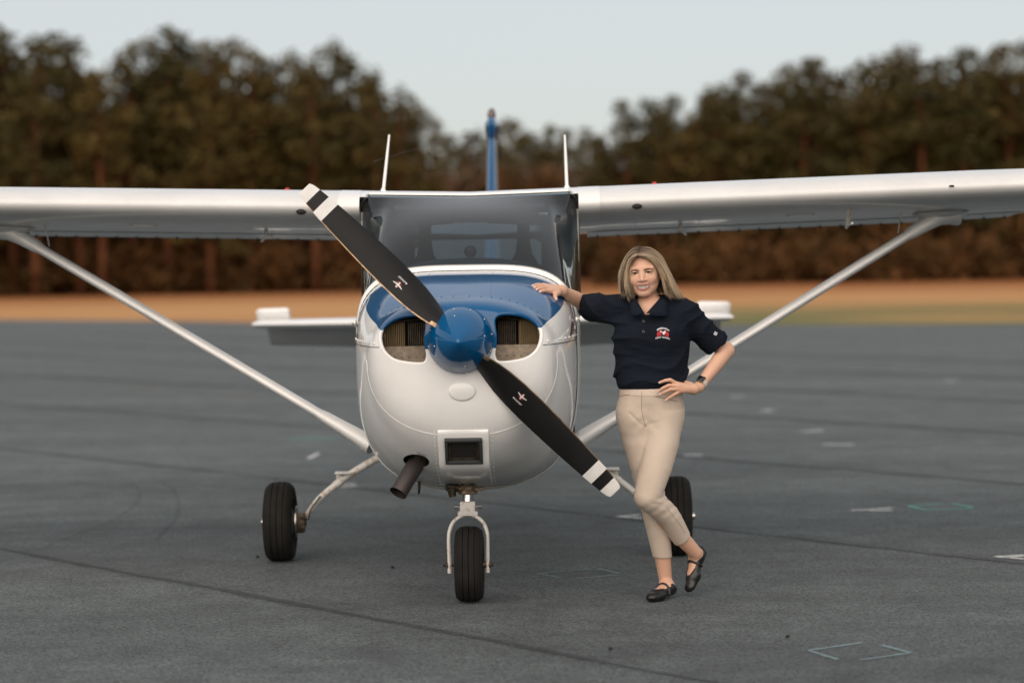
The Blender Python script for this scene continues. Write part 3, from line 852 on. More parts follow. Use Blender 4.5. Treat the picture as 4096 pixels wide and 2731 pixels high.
# ---- spinner and propeller
PZ = (-0.0005, -0.0000, 1.2391)[2]
spn = [(-.222, .0005), (-.219, .008), (-.208, .020), (-.185, .040), (-.155, .062), (-.12, .084), (-.08, .106), (-.04, .123), (0, .135), (.02, .140), (.032, .1415), (.038, .140), (.038, .02)]
prop = empty("propeller", (0, 0, 0)); prop.parent = PLANE
pspin = obj("spinner", lathe([(a, r * 1.03) for a, r in spn], 64, 'y', (0, 0, PZ)), M_BLUE, prop, 40)
scr = []
for k in range(12):
    t = 2 * math.pi * (k + .35) / 12
    scr.append(ball((.1415 * math.cos(t), .006, PZ + .1415 * math.sin(t)), .0042, 7, 5))
for k in range(4):
    t = 2 * math.pi * (k + .12) / 4; scr.append(ball((.1115 * math.cos(t), -.078, PZ + .1115 * math.sin(t)), .0042, 7, 5))
obj("spinner_screw", join(*scr), M_STEEL, pspin)['kind'] = 'stuff'
obj("backing_ring", lathe([(.038, .1470), (.046, .1480), (.05, .139), (.05, .02)], 48, 'y', (0, 0, PZ)), M_BLUE, pspin)

BLADE = [(.10, .062, 58, .030), (.13, .070, 54, .028), (.16, .086, 48, .024), (.20, .103, 42, .020), (.26, .120, 36, .017), (.33, .129, 31, .0145), (.42, .133, 27, .012), (.52, .130, 24, .0105), (.62, .123, 21.5, .009), (.72, .113, 19.5, .008),
         (.80, .1035, 18, .007), (.852, .096, 17, .006), (.902, .087, 16, .0052), (.935, .077, 15.5, .0045), (.949, .066, 15, .004), (.953, .056, 15, .003)]
def blade_geo(e_r, e_t):
    rings = []; rs = []
    tab = []
    for i in range(len(BLADE) - 1):
        for k in range(3 if i < 9 else 2): tab.append([lerp(BLADE[i][q], BLADE[i + 1][q], k / (3 if i < 9 else 2)) for q in range(4)])
    tab.append(list(BLADE[-1]))
    fwd = Vector((0, -1, 0)); prof = []
    m = 9
    for k in range(m + 1):                    # front, leading to trailing edge
        c = .5 * math.cos(math.pi * k / m); prof.append((c, (1 - (2 * c) ** 2) * .72 + .0 + .18 * math.sqrt(max(0, 1 - (2 * c) ** 2)), 0))
    for k in range(m - 1, 0, -1):
        c = .5 * math.cos(math.pi * k / m); prof.append((c, -.28 * math.sqrt(max(0, 1 - (2 * c) ** 2)), 1))
    mi = []
    for r, w, be, th in tab:
        cb, sb = math.cos(rad(be)), math.sin(rad(be)); ch = w / cb
        ax = e_t * cb + fwd * sb; nr = fwd * cb - e_t * sb
        o_ = Vector((0, 0, PZ)) + e_r * r
        rings.append([o_ + ax * (c * ch) + nr * (t * th) for c, t, _ in prof]); rs.append(r)
    V, Fc = loft(rings)
    n_ = len(prof)
    for i in range(len(rings) - 1):
        rm = (rs[i] + rs[i + 1]) / 2
        for j in range(n_):
            q = 0
            if .80 < rm < .852 or rm > .902: q = 1
            elif (j in (0, n_ - 1)) and rm > .12: q = 2
            elif rm < .155 and j in (0, 1, n_ - 1): q = 2
            mi.append(q)
    mi += [0, 1]
    return V, Fc, mi

def text_geo(s, size, bold=0.0):
    cu = bpy.data.curves.new("t", 'FONT'); cu.body = s; cu.size = size; cu.align_x = 'CENTER'; cu.offset = bold; cu.resolution_u = 2
    o = bpy.data.objects.new("t", cu); COL.objects.link(o)
    dg = bpy.context.evaluated_depsgraph_get(); me = bpy.data.meshes.new_from_object(o.evaluated_get(dg))
    bm = bmesh.new(); bm.from_mesh(me); bmesh.ops.triangulate(bm, faces=bm.faces); bm.to_mesh(me); bm.free()
    g_ = [tuple(v.co) for v in me.vertices], [tuple(p.vertices) for p in me.polygons]
    bpy.data.objects.remove(o); bpy.data.curves.remove(cu); bpy.data.meshes.remove(me)
    return g_
def flat_poly(pts): return [(x, y, 0) for x, y in pts], [tuple(range(len(pts)))]
def arc_band(r0, r1, a0, a1, n_=20):
    V = []; Fc = []
    for i in range(n_ + 1):
        t = rad(lerp(a0, a1, i / n_)); V += [(r0 * math.cos(t), r0 * math.sin(t), 0), (r1 * math.cos(t), r1 * math.sin(t), 0)]
    for i in range(n_): Fc.append((2 * i, 2 * i + 1, 2 * i + 3, 2 * i + 2))
    return V, Fc
def project(geo, bvh, frame, off, direction=Vector((0, 1, 0)), back=.6):
    """drop a flat drawing onto a surface: frame maps drawing x,y to space"""
    V = []
    for p in geo[0]:
        q = frame @ Vector(p); h = bvh.ray_cast(q - direction * back, direction)
        V.append(tuple((h[0] if h[0] is not None else q) - direction * off))
    return V, geo[1]

for e_r in (Vector((-.7045, 0, .7097)), Vector((.7045, 0, -.7097))):
    e_t = Vector((-e_r.z, 0, e_r.x))
    V, Fc, mi = blade_geo(e_r, e_t)
    bl = obj("propeller_blade", (V, Fc), [M_BLACK, M_BLADEW, M_EDGE], prop, 45, mi=mi)
    bvh = BVHTree.FromPolygons([Vector(p) for p in V], Fc)
    org = Vector((0, 0, PZ)) + e_r * .365 - e_t * .004
    fr = Matrix(((e_r.x, e_t.x, 0, org.x), (0, 0, 0, 0), (e_r.z, e_t.z, 0, org.z), (0, 0, 0, 1)))
    tx = text_geo("McCAULEY", .0105, .00025)
    wing_ = flat_poly([(-.026, .018), (-.002, .024), (-.002, .033), (.002, .033), (.002, .024), (.026, .018), (.026, .0205), (.003, .0125 + .016), (.004, .006), (0, .001), (-.004, .006), (-.003, .0285), (-.026, .0205)])
    wing_ = join(flat_poly([(-.026, .021), (-.026, .018), (0, .011), (.026, .018), (.026, .021), (0, .018)]), flat_poly([(-.003, .030), (-.003, .005), (0, .001), (.003, .005), (.003, .030)]))
    obj("lettering", project(([(p[0], p[1] - .014, 0) for p in tx[0]], tx[1]), bvh, fr, .0008), M_BLADEW, bl, None)
    obj("emblem", project(([(p[0], p[1] + .002, 0) for p in wing_[0]], wing_[1]), bvh, fr, .0010), M_BLADEW, bl, None)
    ri = arc_band(.0105, .0128, 0, 360, 28)
    obj("emblem_ring", project(([(p[0], p[1] + .016, 0) for p in ri[0]], ri[1]), bvh, fr, .0006), M_RED, bl, None)

# ---- fuselage: white band at the firewall, body below the sill, tail cone
band = [ring(y, off=o_) for y, o_ in ((.966, .003), (.970, .008), (.985, .0105), (1.008, .0105), (1.03, .008), (1.045, .002))]
band = [[(x, y, z + (.016 * min(1, (z - 1.25) / .22) if z > 1.25 and 0 < k < 5 else 0)) for x, y, z in r_] for k, r_ in enumerate(band)]
fus = obj("fuselage", loft(band, caps=False), M_WHITE, PLANE, 60)
def sill(y): return float(np.interp(y, [1.0, 1.05, 1.12, 1.22, 1.36, 1.5, 1.7, 3.4], [1.53, 1.475, 1.43, 1.39, 1.345, 1.315, 1.30, 1.30]))
def u_ring(y, n=60):
    S = sec(y); zs = sill(y); ts = math.asin(min(1, max(0, (zs - S[3]) / (S[1] - S[3]))) ** (S[4] / 2))
    th = np.linspace(0, 2 * math.pi, 1441); 
    a = np.linspace(ts, -math.pi - ts, 900); p = np.array([spt(S, t, .003) for t in a]); d = np.concatenate([[0], np.cumsum(np.hypot(*np.diff(p, axis=0).T))])
    return [(x, y, z) for x, z in (spt(S, t, .003) for t in np.interp(np.linspace(0, d[-1], n), d, a))]
obj("body_shell", loft([u_ring(y) for y in (1.0, 1.03, 1.06, 1.09, 1.13, 1.18, 1.24, 1.3, 1.4, 1.5, 1.6, 1.75, 2.0, 2.3, 2.6, 2.9, 3.2, 3.3)], caps=False, closed=False), M_WHITE, fus, 60)
TAIL = [(3.3, .50, 1.30, .55), (3.7, .44, 1.37, .60), (4.1, .385, 1.43, .66), (5.0, .275, 1.40, .78), (6.0, .17, 1.345, .90), (7.0, .09, 1.29, 1.0), (7.75, .045, 1.25, 1.07)]
def t_ring(y, n=36):
    hw, zt, zb = (smooth_interp(TAIL, y, k) for k in (1, 2, 3)); zm = (zt + zb) / 2 + .08
    return [(x, y, z) for x, z in (spt((hw, zt, zb, zm, 2.6, 2.4), 2 * math.pi * k / n) for k in range(n))]
obj("tail_cone", loft([t_ring(y) for y in (3.28, 3.5, 3.8, 4.1, 4.6, 5, 5.5, 6, 6.5, 7, 7.4, 7.75)]), M_WHITE, fus, 60)
# lip of sheet metal under the cowl exit
lip = []
for y, dz in ((.955, -.004), (.972, -.022), (1.02, -.024), (1.06, -.006)):
    S = sec(y); lip.append([(x, y, S[3] - (S[3] - S[2]) * (1 - (abs(x) / S[0]) ** S[5]) ** (1 / S[5]) + dz * (1 - (x / .30) ** 2)) for x in np.linspace(-.295, .295, 30)])
obj("cowl_exit_lip", loft(lip, caps=False, closed=False), M_RUSTW, fus, 60)
# dark sweeping stripe ends on the boot cowl sides
for s in (1, -1):
    for (yy0, z0, pts) in ((0, 0, [(.50, 1.235), (.60, 1.285), (.72, 1.315), (.72, 1.262), (.62, 1.25)]), (0, 0, [(.62, 1.25), (.72, 1.262), (.84, 1.235), (.93, 1.165), (.945, 1.12), (.86, 1.20), (.74, 1.236)])):
        sm = smooth_poly(pts, 2)
        V = []
        for y, z in sm:
            S = sec(y); t = math.asin(max(-1, min(1, (max(0, z - S[3]) / (S[1] - S[3])) ** (S[4] / 2)))) if z >= S[3] else -math.asin(((S[3] - z) / (S[3] - S[2])) ** (S[5] / 2))
            V.append((s * spt(S, t, .0018)[0], y, z))
        obj("side_stripe", (V, [tuple(range(len(V)))]), M_TRIMDARK, cowl, None)
for s in (1, -1): obj("latch", join(box((s * .522, .80, 1.30), (.012, .05, .03), .004), tube([(s * .535, .78, 1.29), (s * .535, .83, 1.30)], .004, 6)), M_STEEL, cowl)

# ---- wing: 12 % section, slight washout, dihedral
def naca(n=22):
    up, lo = [], []
    for k in range(n + 1):
        x = .5 * (1 - math.cos(math.pi * k / n))
        yt = .6 * (.2969 * math.sqrt(x) - .126 * x - .3516 * x**2 + .2843 * x**3 - .1036 * x**4)
        yc = .02 / .16 * (.8 * x - x * x) if x < .4 else .02 / .36 * (.2 + .8 * x - x * x)
        up.append((x, yc + yt)); lo.append((x, yc - yt))
    return up, lo
UP, LO = naca()
SECN = UP[::-1] + LO[1:]
def wing_pt(x, cx, cz):
    ax = abs(x)
    ch = 1.63 if ax < 2.6 else lerp(1.63, 1.12, (ax - 2.6) / 2.9)
    le = 1.56 if ax < 2.6 else lerp(1.56, 1.66, (ax - 2.6) / 2.9)
    inc = rad(5.0 - .5 * ax / 5.5)
    z0 = 1.852 + .0262 * ax
    c_, s_ = math.cos(inc), math.sin(inc)
    return Vector((x, le + ch * (cx * c_ + cz * s_), z0 + ch * (cz * c_ - cx * s_)))
def airfoil(xs, secn): return [[wing_pt(x, a, b_) for a, b_ in secn] for x in xs]
HINGE = .70
fore = [(a, b_) for a, b_ in UP if a <= HINGE + .04][::-1] + [(a, b_) for a, b_ in LO[1:] if a <= HINGE - .02]
aft = [(1 - .0, .0013)] + [(a, b_) for a, b_ in UP[::-1] if HINGE + .055 < a < .995] + [(HINGE + .05, .028), (HINGE, .012), (HINGE - .005, -.012)] + [(a, b_) for a, b_ in LO if HINGE < a < .995] + [(1.0, -.0013)]
for s in (1, -1):
    xs = [.556, .60, .75, 1.0, 1.4, 1.8, 2.2, 2.6, 3.1, 3.6, 4.2, 4.8, 5.3, 5.42]
    w = obj("wing", loft(airfoil([s * x for x in xs], fore)), M_WINGW, PLANE, 50)
    obj("wing_tip", loft(airfoil([s * 5.422, s * 5.50], SECN) + [[lerp(p, wing_pt(s * 5.5, .4, .01), .45) + Vector((s * .06, 0, 0)) for p in airfoil([s * 5.5], SECN)[0]]]), M_WHITE, w, 60)
    for nm, a, b_ in (("flap", .62, 3.0), ("aileron", 3.03, 5.40)):
        xs2 = [lerp(a, b_, k / 8) for k in range(9)]
        g_ = loft(airfoil([s * x for x in xs2], aft))
        hp = wing_pt(s * 1.5, HINGE, -.03)
        if nm == "flap":
            V = []
            for p in g_[0]:
                q = Vector(p); hx = wing_pt(q.x, HINGE, -.03); dv = q - hx; a_ = rad(-2.0); V.append((q.x, hx.y + dv.y * math.cos(a_) - dv.z * math.sin(a_), hx.z + dv.y * math.sin(a_) + dv.z * math.cos(a_)))
            g_ = (V, g_[1])
        fl = obj(nm, g_, M_WINGW, w, 50)
        # corrugated trailing edge: little skin folds along it
        te = []
        k = a + .06
        while k < min(b_, 3.4):
            p = max((Vector(q) for q in g_[0] if abs(abs(q[0]) - k) < .2), key=lambda q: q.y)
            base = wing_pt(s * k, 1.0, 0)
            te.append(ball((s * k, base.y - .012, base.z - (.018 if nm == "flap" else .0) - .004), (.007, .012, .007), 6, 4)); k += .115
        obj("skin_fold", join(*te), M_GREYP, fl)['kind'] = 'stuff'
    # cuff where the wing meets the cabin
    obj("root_cuff", loft([[p + Vector((0, 0, 0)) + (p - wing_pt(s * .6, .4, 0)).normalized() * .004 for p in airfoil([s * x], SECN)[0]] for x in (.552, .66)], caps=False), M_WHITE, w, 50)
    # lines of rivets across the underside
    rv = []
    for k in range(12):
        for j in range(9):
            p = wing_pt(s * (.85 + .34 * k), .06 + .05 * j, 0); lo = np.interp(.06 + .05 * j, [q[0] for q in LO], [q[1] for q in LO])
            p = wing_pt(s * (.85 + .34 * k), .06 + .05 * j, lo); rv.append(ball(p, .0028, 5, 3))
    obj("rivet_row", join(*rv), M_WHITE, w)['kind'] = 'stuff'
    def under(x, c, dz=0.0):
        lo = float(np.interp(c, [q[0] for q in LO], [q[1] for q in LO])); return wing_pt(s * x, c, lo) + Vector((0, 0, dz))
    # fresh-air vent in the leading edge
    v0 = wing_pt(s * .845, .004, -.014)
    obj("air_vent", ball(v0 + Vector((0, .010, -.004)), (.026, .016, .016), 16, 10), M_DARK, w)
    obj("fuel_drain", join(tube([under(1.10, .42), under(1.10, .42, -.03)], .010, 8), tube([under(1.10, .42, -.03), under(1.13, .45, -.055)], .007, 6), tube([under(1.10, .42, -.028), under(1.06, .40, -.03)], .006, 6)), M_RUSTW, w)
    obj("inspection_cover", loft([[under(1.70 + .075 * math.cos(t) * q, .24 + .045 * math.sin(t) * q, -dz) for t in np.linspace(0, 6.283, 33)[:-1]] for q, dz in ((1, .001), (.93, .008), (0, .008))], caps=False), M_WINGW, w)
    if s > 0: obj("pitot_tube", join(tube([under(1.94, .16), under(1.94, .22, -.07), under(1.94, .24, -.075)], [.012, .009, .009], 8), tube([under(1.94, .24, -.072), under(1.945, .12, -.075)], .006, 8)), M_RUSTW, w)
    if s > 0: obj("stall_vent", box(wing_pt(2.42, .0, .004), (.024, .014, .010), .003), M_DARK, w)
    obj("tie_down_ring", join(tube([under(2.37, .44), under(2.37, .44, -.05)], .006, 6), closed_tube([under(2.37, .44, -.062) + Vector((.014 * math.cos(t), 0, .014 * math.sin(t))) for t in np.linspace(0, 6.283, 13)[:-1]], .004, 6)), M_STEEL, w)
    obj("tie_strap", tube([under(2.24, .30), under(2.24, .34, -.04), under(2.235, .36, -.10)], [.008, .009, .008], 6, flat=(1, .3)), M_RUSTW, w)
    obj("fuel_cap", lathe([(0, .012), (.006, .012), (.011, .008)], 14, 'z', tuple(wing_pt(s * .95, .22, .074))), M_RED, w)
    # strut with its end fairings
    top = under(2.47, .40, -.01); bot = Vector((s * .545, 1.80, .66))
    d_ = (bot - top); L_ = d_.length; d_.normalize()
    fwd = Vector((0, 1, 0)); fwd = (fwd - d_ * fwd.dot(d_)).normalized(); nrm = d_.cross(fwd)
    def foil(p, c, t): return [p + fwd * (c * .5 * math.cos(a)) + nrm * (t * .5 * math.sin(a)) for a in np.linspace(0, 2 * math.pi, 25)[:-1]]
    st = obj("wing_strut", loft([foil(top + d_ * (L_ * k), .120, .050) for k in (.02, .25, .5, .75, .97)]), M_WHITE, PLANE, 60)
    obj("strut_fairing", loft([foil(top + d_ * -.055, .26, .20), foil(top + d_ * -.02, .225, .145), foil(top + d_ * .03, .185, .098), foil(top + d_ * .10, .16, .078), foil(top + d_ * .19, .142, .066), foil(top + d_ * .22, .122, .052)]), M_WHITE, st, 60)
    obj("strut_fairing", loft([foil(bot - d_ * .30, .124, .052), foil(bot - d_ * .26, .14, .062), foil(bot - d_ * .16, .155, .072), foil(bot - d_ * .06, .175, .084), foil(bot + d_ * .03, .20, .096)]), M_WHITE, st, 60)
    r0 = under(2.47, .40)
    obj("strut_collar", loft([[under(2.47 + .15 * q * math.cos(t), .40 + .095 * q * math.sin(t), -dz) for t in np.linspace(0, 6.283, 33)[:-1]] for q, dz in ((1, .002), (.92, .016), (.6, .03), (.0, .035))], caps=False), M_WINGW, w, 60)

# roof between the wings, cabin posts, glass
roof = obj("cabin_roof", loft(airfoil([-.553, -.3, 0, .3, .553], [(a, b_) for a, b_ in UP if .03 < a < .985][::-1] + [(.036, .034), (.1, .05), (.3, .062), (.6, .045), (.9, .01)])), M_WHITE, PLANE, 40)
for s in (1, -1):
    for y0, y1, w_ in ((1.74, 1.68, .05), (2.62, 2.60, .05), (3.22, 3.12, .06)):
        obj("cabin_post", loft([[(s * xx, yy + dy, zz) for xx, dy in ((.552 - i_, 0), (.552 - i_, w_), (.515 - i_, w_), (.515 - i_, 0))] for zz, yy, i_ in ((1.28, y0, .0), (1.84, y1, .0))]), M_WHITE, fus, None)
    for y0, y1 in ((1.79, 2.62), (2.67, 3.22)):
        obj("side_window", loft([[(s * .540, y0, 1.30), (s * .540, y1, 1.30)], [(s * .540, y0 - .05, 1.82), (s * .540, y1 - .06, 1.82)]], caps=False, closed=False), M_GLASS, fus, None)
# windshield: from the sill curve up to the wing's leading edge, wrapping round to the door posts
base, top = [], []
N = 48
for k in range(N + 1):
    u = -1 + 2 * k / N; au = abs(u); sg = 1 if u >= 0 else -1
    if au < .62:
        t = au / .62; S = sec(1.02); th = lerp(math.pi / 2, .62, t); x, z = spt(S, th, .012); y = 1.022 + .035 * t ** 3
        base.append(Vector((sg * abs(x), y, z + .010)))
    else:
        t = (au - .62) / .38; y = lerp(1.057, 1.74, t ** .9); S = sec(y); x0 = spt(sec(1.02), .62, .012)
        z = lerp(x0[1], 1.30, 1 - (1 - t) ** 1.8); th = math.asin(min(1, max(0, (z - S[3]) / (S[1] - S[3])) ** (S[4] / 2))); x = spt(S, th, .006)[0]
        base.append(Vector((sg * lerp(abs(x0[0]), x, min(1, t * 2.5)), y, z + .010 * (1 - t))))
    if au < .80: top.append(wing_pt(sg * .505 * au / .80, .030, .0395))
    else:
        t = (au - .80) / .20; a = t * math.pi / 2; top.append(wing_pt(sg * .505, .030, .0395) + Vector((sg * .045 * math.sin(a), .11 * t, -.06 * t)))
rows = []
for j in range(13):
    v = j / 12
    row = []
    for k in range(N + 1):
        p = lerp(base[k], top[k], v); au = abs(-1 + 2 * k / N)
        bulge = math.sin(math.pi * v ** .9) * .060
        p = p + Vector((0, -bulge * .75 * (1 - au * .6), bulge * .75 * (1 - au ** 3)))
        row.append(p)
    rows.append(row)
ws = obj("windshield", loft(rows, caps=False, closed=False), M_GLASS, PLANE, 180)
obj("windshield_trim", join(tube([p + Vector((0, 0, .001)) for p in base], .006, 6), tube([rows[j][0] for j in range(13)], .007, 6), tube([rows[j][N] for j in range(13)], .007, 6)), M_GREYP, ws)
obj("windshield_header", tube([p + Vector((0, .006, .004)) for p in top], .008, 6), M_STEEL, ws)
# rear window
rw = []
for j in range(6):
    v = j / 5; y = lerp(3.10, 4.08, v); hw = lerp(.50, .36, v); z1 = lerp(1.80, 1.425, v)
    rw.append([(hw * math.sin(t), y, z1 - (1 - math.cos(t)) * lerp(.30, .10, v)) for t in np.linspace(-1.35, 1.35, 17)])
obj("rear_window", loft(rw, caps=False, closed=False), glass_material("rear_glass", (0.42, 0.52, 0.58), 0.25), fus, 180)

# cabin interior
gs = []
for y, z, hw in ((1.03, 1.53, .43), (1.12, 1.555, .455), (1.24, 1.588, .475), (1.33, 1.600, .48), (1.37, 1.59, .48), (1.38, 1.52, .48)):
    gs.append([(x, y, z - .16 * (abs(x) / .5) ** 3.0) for x in np.linspace(-hw, hw, 25)])
cab = obj("instrument_panel", loft(gs, caps=False, closed=False), M_GREYP, PLANE, 60)
obj("panel_face", box((0, 1.40, 1.33), (.96, .03, .40), .01), M_GREYP, cab)
obj("compass", join(ball((.012, 1.28, 1.632), (.031, .03, .031), 16, 12), box((.012, 1.28, 1.602), (.035, .04, .025), .006)), M_GREYP, cab)
for s in (-1, 1):
    seat = obj("pilot_seat", loft([[(s * .265 + w_ * math.cos(t), y + .06 * math.sin(t), z) for t in np.linspace(0, 6.283, 21)[:-1]] for z, w_, y in ((.95, .20, 2.25), (1.2, .215, 2.32), (1.40, .20, 2.38), (1.50, .16, 2.41), (1.56, .10, 2.43))]), M_SEAT, PLANE, 60)
    obj("headrest", loft([[(s * .265 + w_ * math.cos(t), 2.44 + .045 * math.sin(t), z) for t in np.linspace(0, 6.283, 17)[:-1]] for z, w_ in ((1.54, .09), (1.58, .07), (1.62, .045), (1.68, .036), (1.74, .034), (1.78, .034))]), M_SEAT, seat, 60)
    obj("control_yoke", tube([(s * .265 - .12, 1.62, 1.50), (s * .265 - .11, 1.6, 1.40), (s * .265, 1.58, 1.37), (s * .265 + .11, 1.6, 1.40), (s * .265 + .12, 1.62, 1.50)], .012, 8), M_GREYP, cab)
    # inner corner panels beside the wing roots
    obj("corner_trim", loft([[(s * .535, 1.78, 1.86), (s * .40, 1.80, 1.86), (s * .44, 1.80, 1.76), (s * .48, 1.80, 1.62), (s * .51, 1.80, 1.45), (s * .535, 1.78, 1.35)], [(s * .535, 1.86, 1.86), (s * .40, 1.86, 1.86), (s * .44, 1.86, 1.76), (s * .48, 1.86, 1.62), (s * .51, 1.86, 1.45), (s * .535, 1.86, 1.35)]]), M_LINER, cab, None)
    obj("sun_visor", box((s * .24, 1.80, 1.80), (.30, .012, .075), .004, Matrix.Rotation(rad(-35), 3, 'X') @ Matrix.Rotation(rad(4 * s), 3, 'Y')), M_SEAT, cab)
obj("header_rail", tube([(-.38, 1.70, 1.862), (.38, 1.70, 1.862)], .014, 8), M_LINER, cab)
obj("mirror", box((.37, 1.72, 1.815), (.05, .02, .018), .004), M_STEEL, cab)
obj("headliner", box((0, 2.45, 1.80), (1.04, 1.3, .012), .0), M_GREYP, cab)
obj("rear_shade_panels", join(box((0, 3.16, 1.785), (1.04, .02, .16)), *[box((s * .45, 3.16, 1.60), (.18, .02, .50)) for s in (-1, 1)], box((0, 3.30, 1.45), (.9, .35, .10), .02)), M_SEAT, cab)  # panels added to darken the cabin back and narrow the lit rear window
obj("cabin_lining", join(box((0, 2.6, .66), (.98, 1.9, .02)), *[box((s * .512, 2.45, 1.0), (.01, 1.7, .58)) for s in (-1, 1)], box((0, 3.12, 1.16), (.92, .10, .55), .04)), M_SEAT, cab)

# whip antennas on the roof
for x0, x1, zt in (((-0.4741, 2.2500, 1.9575), (-0.4414, 2.3200, 2.2624), 0), ((0.5013, 2.2500, 1.9603), (0.4943, 2.3200, 2.2471), 0)):
    obj("whip_antenna", join(tube([x0, lerp(Vector(x0), Vector(x1), .5), x1], [.0085, .0075, .005], 8), lathe([(0, .02), (.012, .018), (.03, .009)], 12, 'z', (x0[0], x0[1], x0[2] - .012))), M_WHITE, roof)

# ---- tail: fin with rudder, tailplane with drooping elevators
fin_lo, fin_hi = (6.35, 1.28, 1.28, .048), (7.28, 2.50, .66, .028)
def fin_sec(t, c0=0, c1=1):
    y0, z, ch, th = (lerp(fin_lo[k], fin_hi[k], t) for k in range(4))
    out = []
    for a in np.linspace(0, 2 * math.pi, 25)[:-1]:
        c = .5 - .5 * math.cos(a); out.append((th * math.sin(a) * (1.35 - .8 * c), y0 + ch * lerp(c0, c1, c), z))
    return out
fin = obj("tail_fin", loft([fin_sec(t, 0, .62) for t in (0, .25, .5, .75, 1)]), M_BLUE, PLANE, 60)
for s in (1, -1):
    obj("fin_side_panel", loft([[(s * (lerp(fin_lo[3], fin_hi[3], t) * 1.10), lerp(fin_lo[0], fin_hi[0], t) + .12 * lerp(fin_lo[2], fin_hi[2], t), lerp(fin_lo[1], fin_hi[1], t)), (s * (lerp(fin_lo[3], fin_hi[3], t) * 1.12), lerp(fin_lo[0], fin_hi[0], t) + .45 * lerp(fin_lo[2], fin_hi[2], t), lerp(fin_lo[1], fin_hi[1], t))] for t in (.05, .35, .65, .95)], caps=False, closed=False), M_WHITE, fin, None)
obj("rudder", loft([fin_sec(t, .64, 1.0) for t in (.05, .3, .6, 1.0)]), M_WHITE, fin, 60)
obj("fin_cap", loft([[(w_ * math.cos(t), 7.55 + l_ * math.sin(t), z) for t in np.linspace(0, 6.283, 25)[:-1]] for z, w_, l_ in ((2.47, .034, .28), (2.51, .044, .33), (2.56, .052, .36), (2.60, .050, .36), (2.63, .036, .30), (2.645, .03, .1))]), M_BLUE, fin, 60)
obj("beacon", lathe([(2.64, .030), (2.66, .032), (2.69, .027), (2.71, .015), (2.715, .003)], 18, 'z', (0, 7.5, 0)), mat("beacon_glass", (0.05, 0.006, 0.012), 0.15, coat=1), fin)
obj("antenna_wire", tube([(0, 7.3, 2.53), (-.3, 5.0, 2.35), (-.53, 2.3, 2.12)], .0011, 5), M_GREYP, fin)
for s in (1, -1):
    def hsec(x, c0, c1, th, n_=20):
        ax = abs(x); le = 6.52 + .10 * ax / 1.72; ch = lerp(1.0, .70, ax / 1.72); out = []
        for a in np.linspace(0, 2 * math.pi, n_ + 1)[:-1]:
            c = .5 - .5 * math.cos(a); out.append(Vector((x, le + ch * lerp(c0, c1, c), 1.148 + th * math.sin(a))))
        return out
    hs_ = obj("tailplane", loft([hsec(s * x, 0, .56, t_) for x, t_ in ((.06, .042), (.6, .04), (1.2, .036), (1.66, .032), (1.715, .018))]), M_WHITE, PLANE, 60)
    def droop(p):
        ax = abs(p.x); hy = 6.52 + .10 * ax / 1.72 + .60 * lerp(1.0, .70, ax / 1.72); a = rad(-30); dy, dz = p.y - hy, p.z - 1.148
        return Vector((p.x, hy + dy * math.cos(a) - dz * math.sin(a), 1.148 + dy * math.sin(a) + dz * math.cos(a)))
    el = loft([[droop(p) for p in hsec(s * x, .58, 1.08, .026)] for x in (.10, .5, 1.0, 1.42, 1.66)])
    e_ = obj("elevator", el, M_WINGW, hs_, 60)
    horn = []
    for x, k in ((1.48, 1.0), (1.50, 1.05), (1.69, 1.05), (1.715, .96)):
        hy = 6.52 + .10 + .60 * .72
        horn.append([droop(Vector((s * x, hy + .05 - .25 * (.5 - .5 * math.cos(a)) * k, 1.148 + .040 * math.sin(a) * k * (1 if True else 0)))) for a in np.linspace(0, 6.283, 21)[:-1]])
    obj("elevator_horn", loft(horn), M_WHITE, e_, 60)
    obj("elevator_ribs", join(*[tube([droop(Vector((s * (.2 + .145 * k), 7.15, 1.128))), droop(Vector((s * (.2 + .145 * k), 7.48, 1.140)))], .004, 4) for k in range(9)]), M_WINGW, e_)

# ---- landing gear
def tyre(name, parent, c, R_, w, rim, squash=.006):
    """grooved tyre about the x axis"""
    prof = []
    hw = w / 2
    pr = [(-hw * .62, rim), (-hw * .92, rim + (R_ - rim) * .25), (-hw, rim + (R_ - rim) * .50), (-hw * .93, rim + (R_ - rim) * .76), (-hw * .74, R_ - .012), (-hw * .60, R_ - .005)]
    tread = [(hw * e, (R_ - .010 if e in (-.40, 0, .40) else R_ - .012 * abs(e) ** 2.2)) for e in (-.60, -.44, -.425, -.40, -.375, -.36, -.05, -.03, 0, .03, .05, .36, .375, .40, .425, .44, .60)]
    pr = pr + tread[1:-1] + [(-a, r) for a, r in pr[::-1]]
    g_ = lathe(pr, 64, 'x')
    V = []
    for x, y, z in g_[0]:
        if z < -(R_ - squash * 2.2): z = -(R_ - squash * 2.2) + (z + (R_ - squash * 2.2)) * .1
        V.append((x + c[0], y + c[1], z + c[2]))
    return obj(name, (V, g_[1]), M_RUBBER, parent, 30)

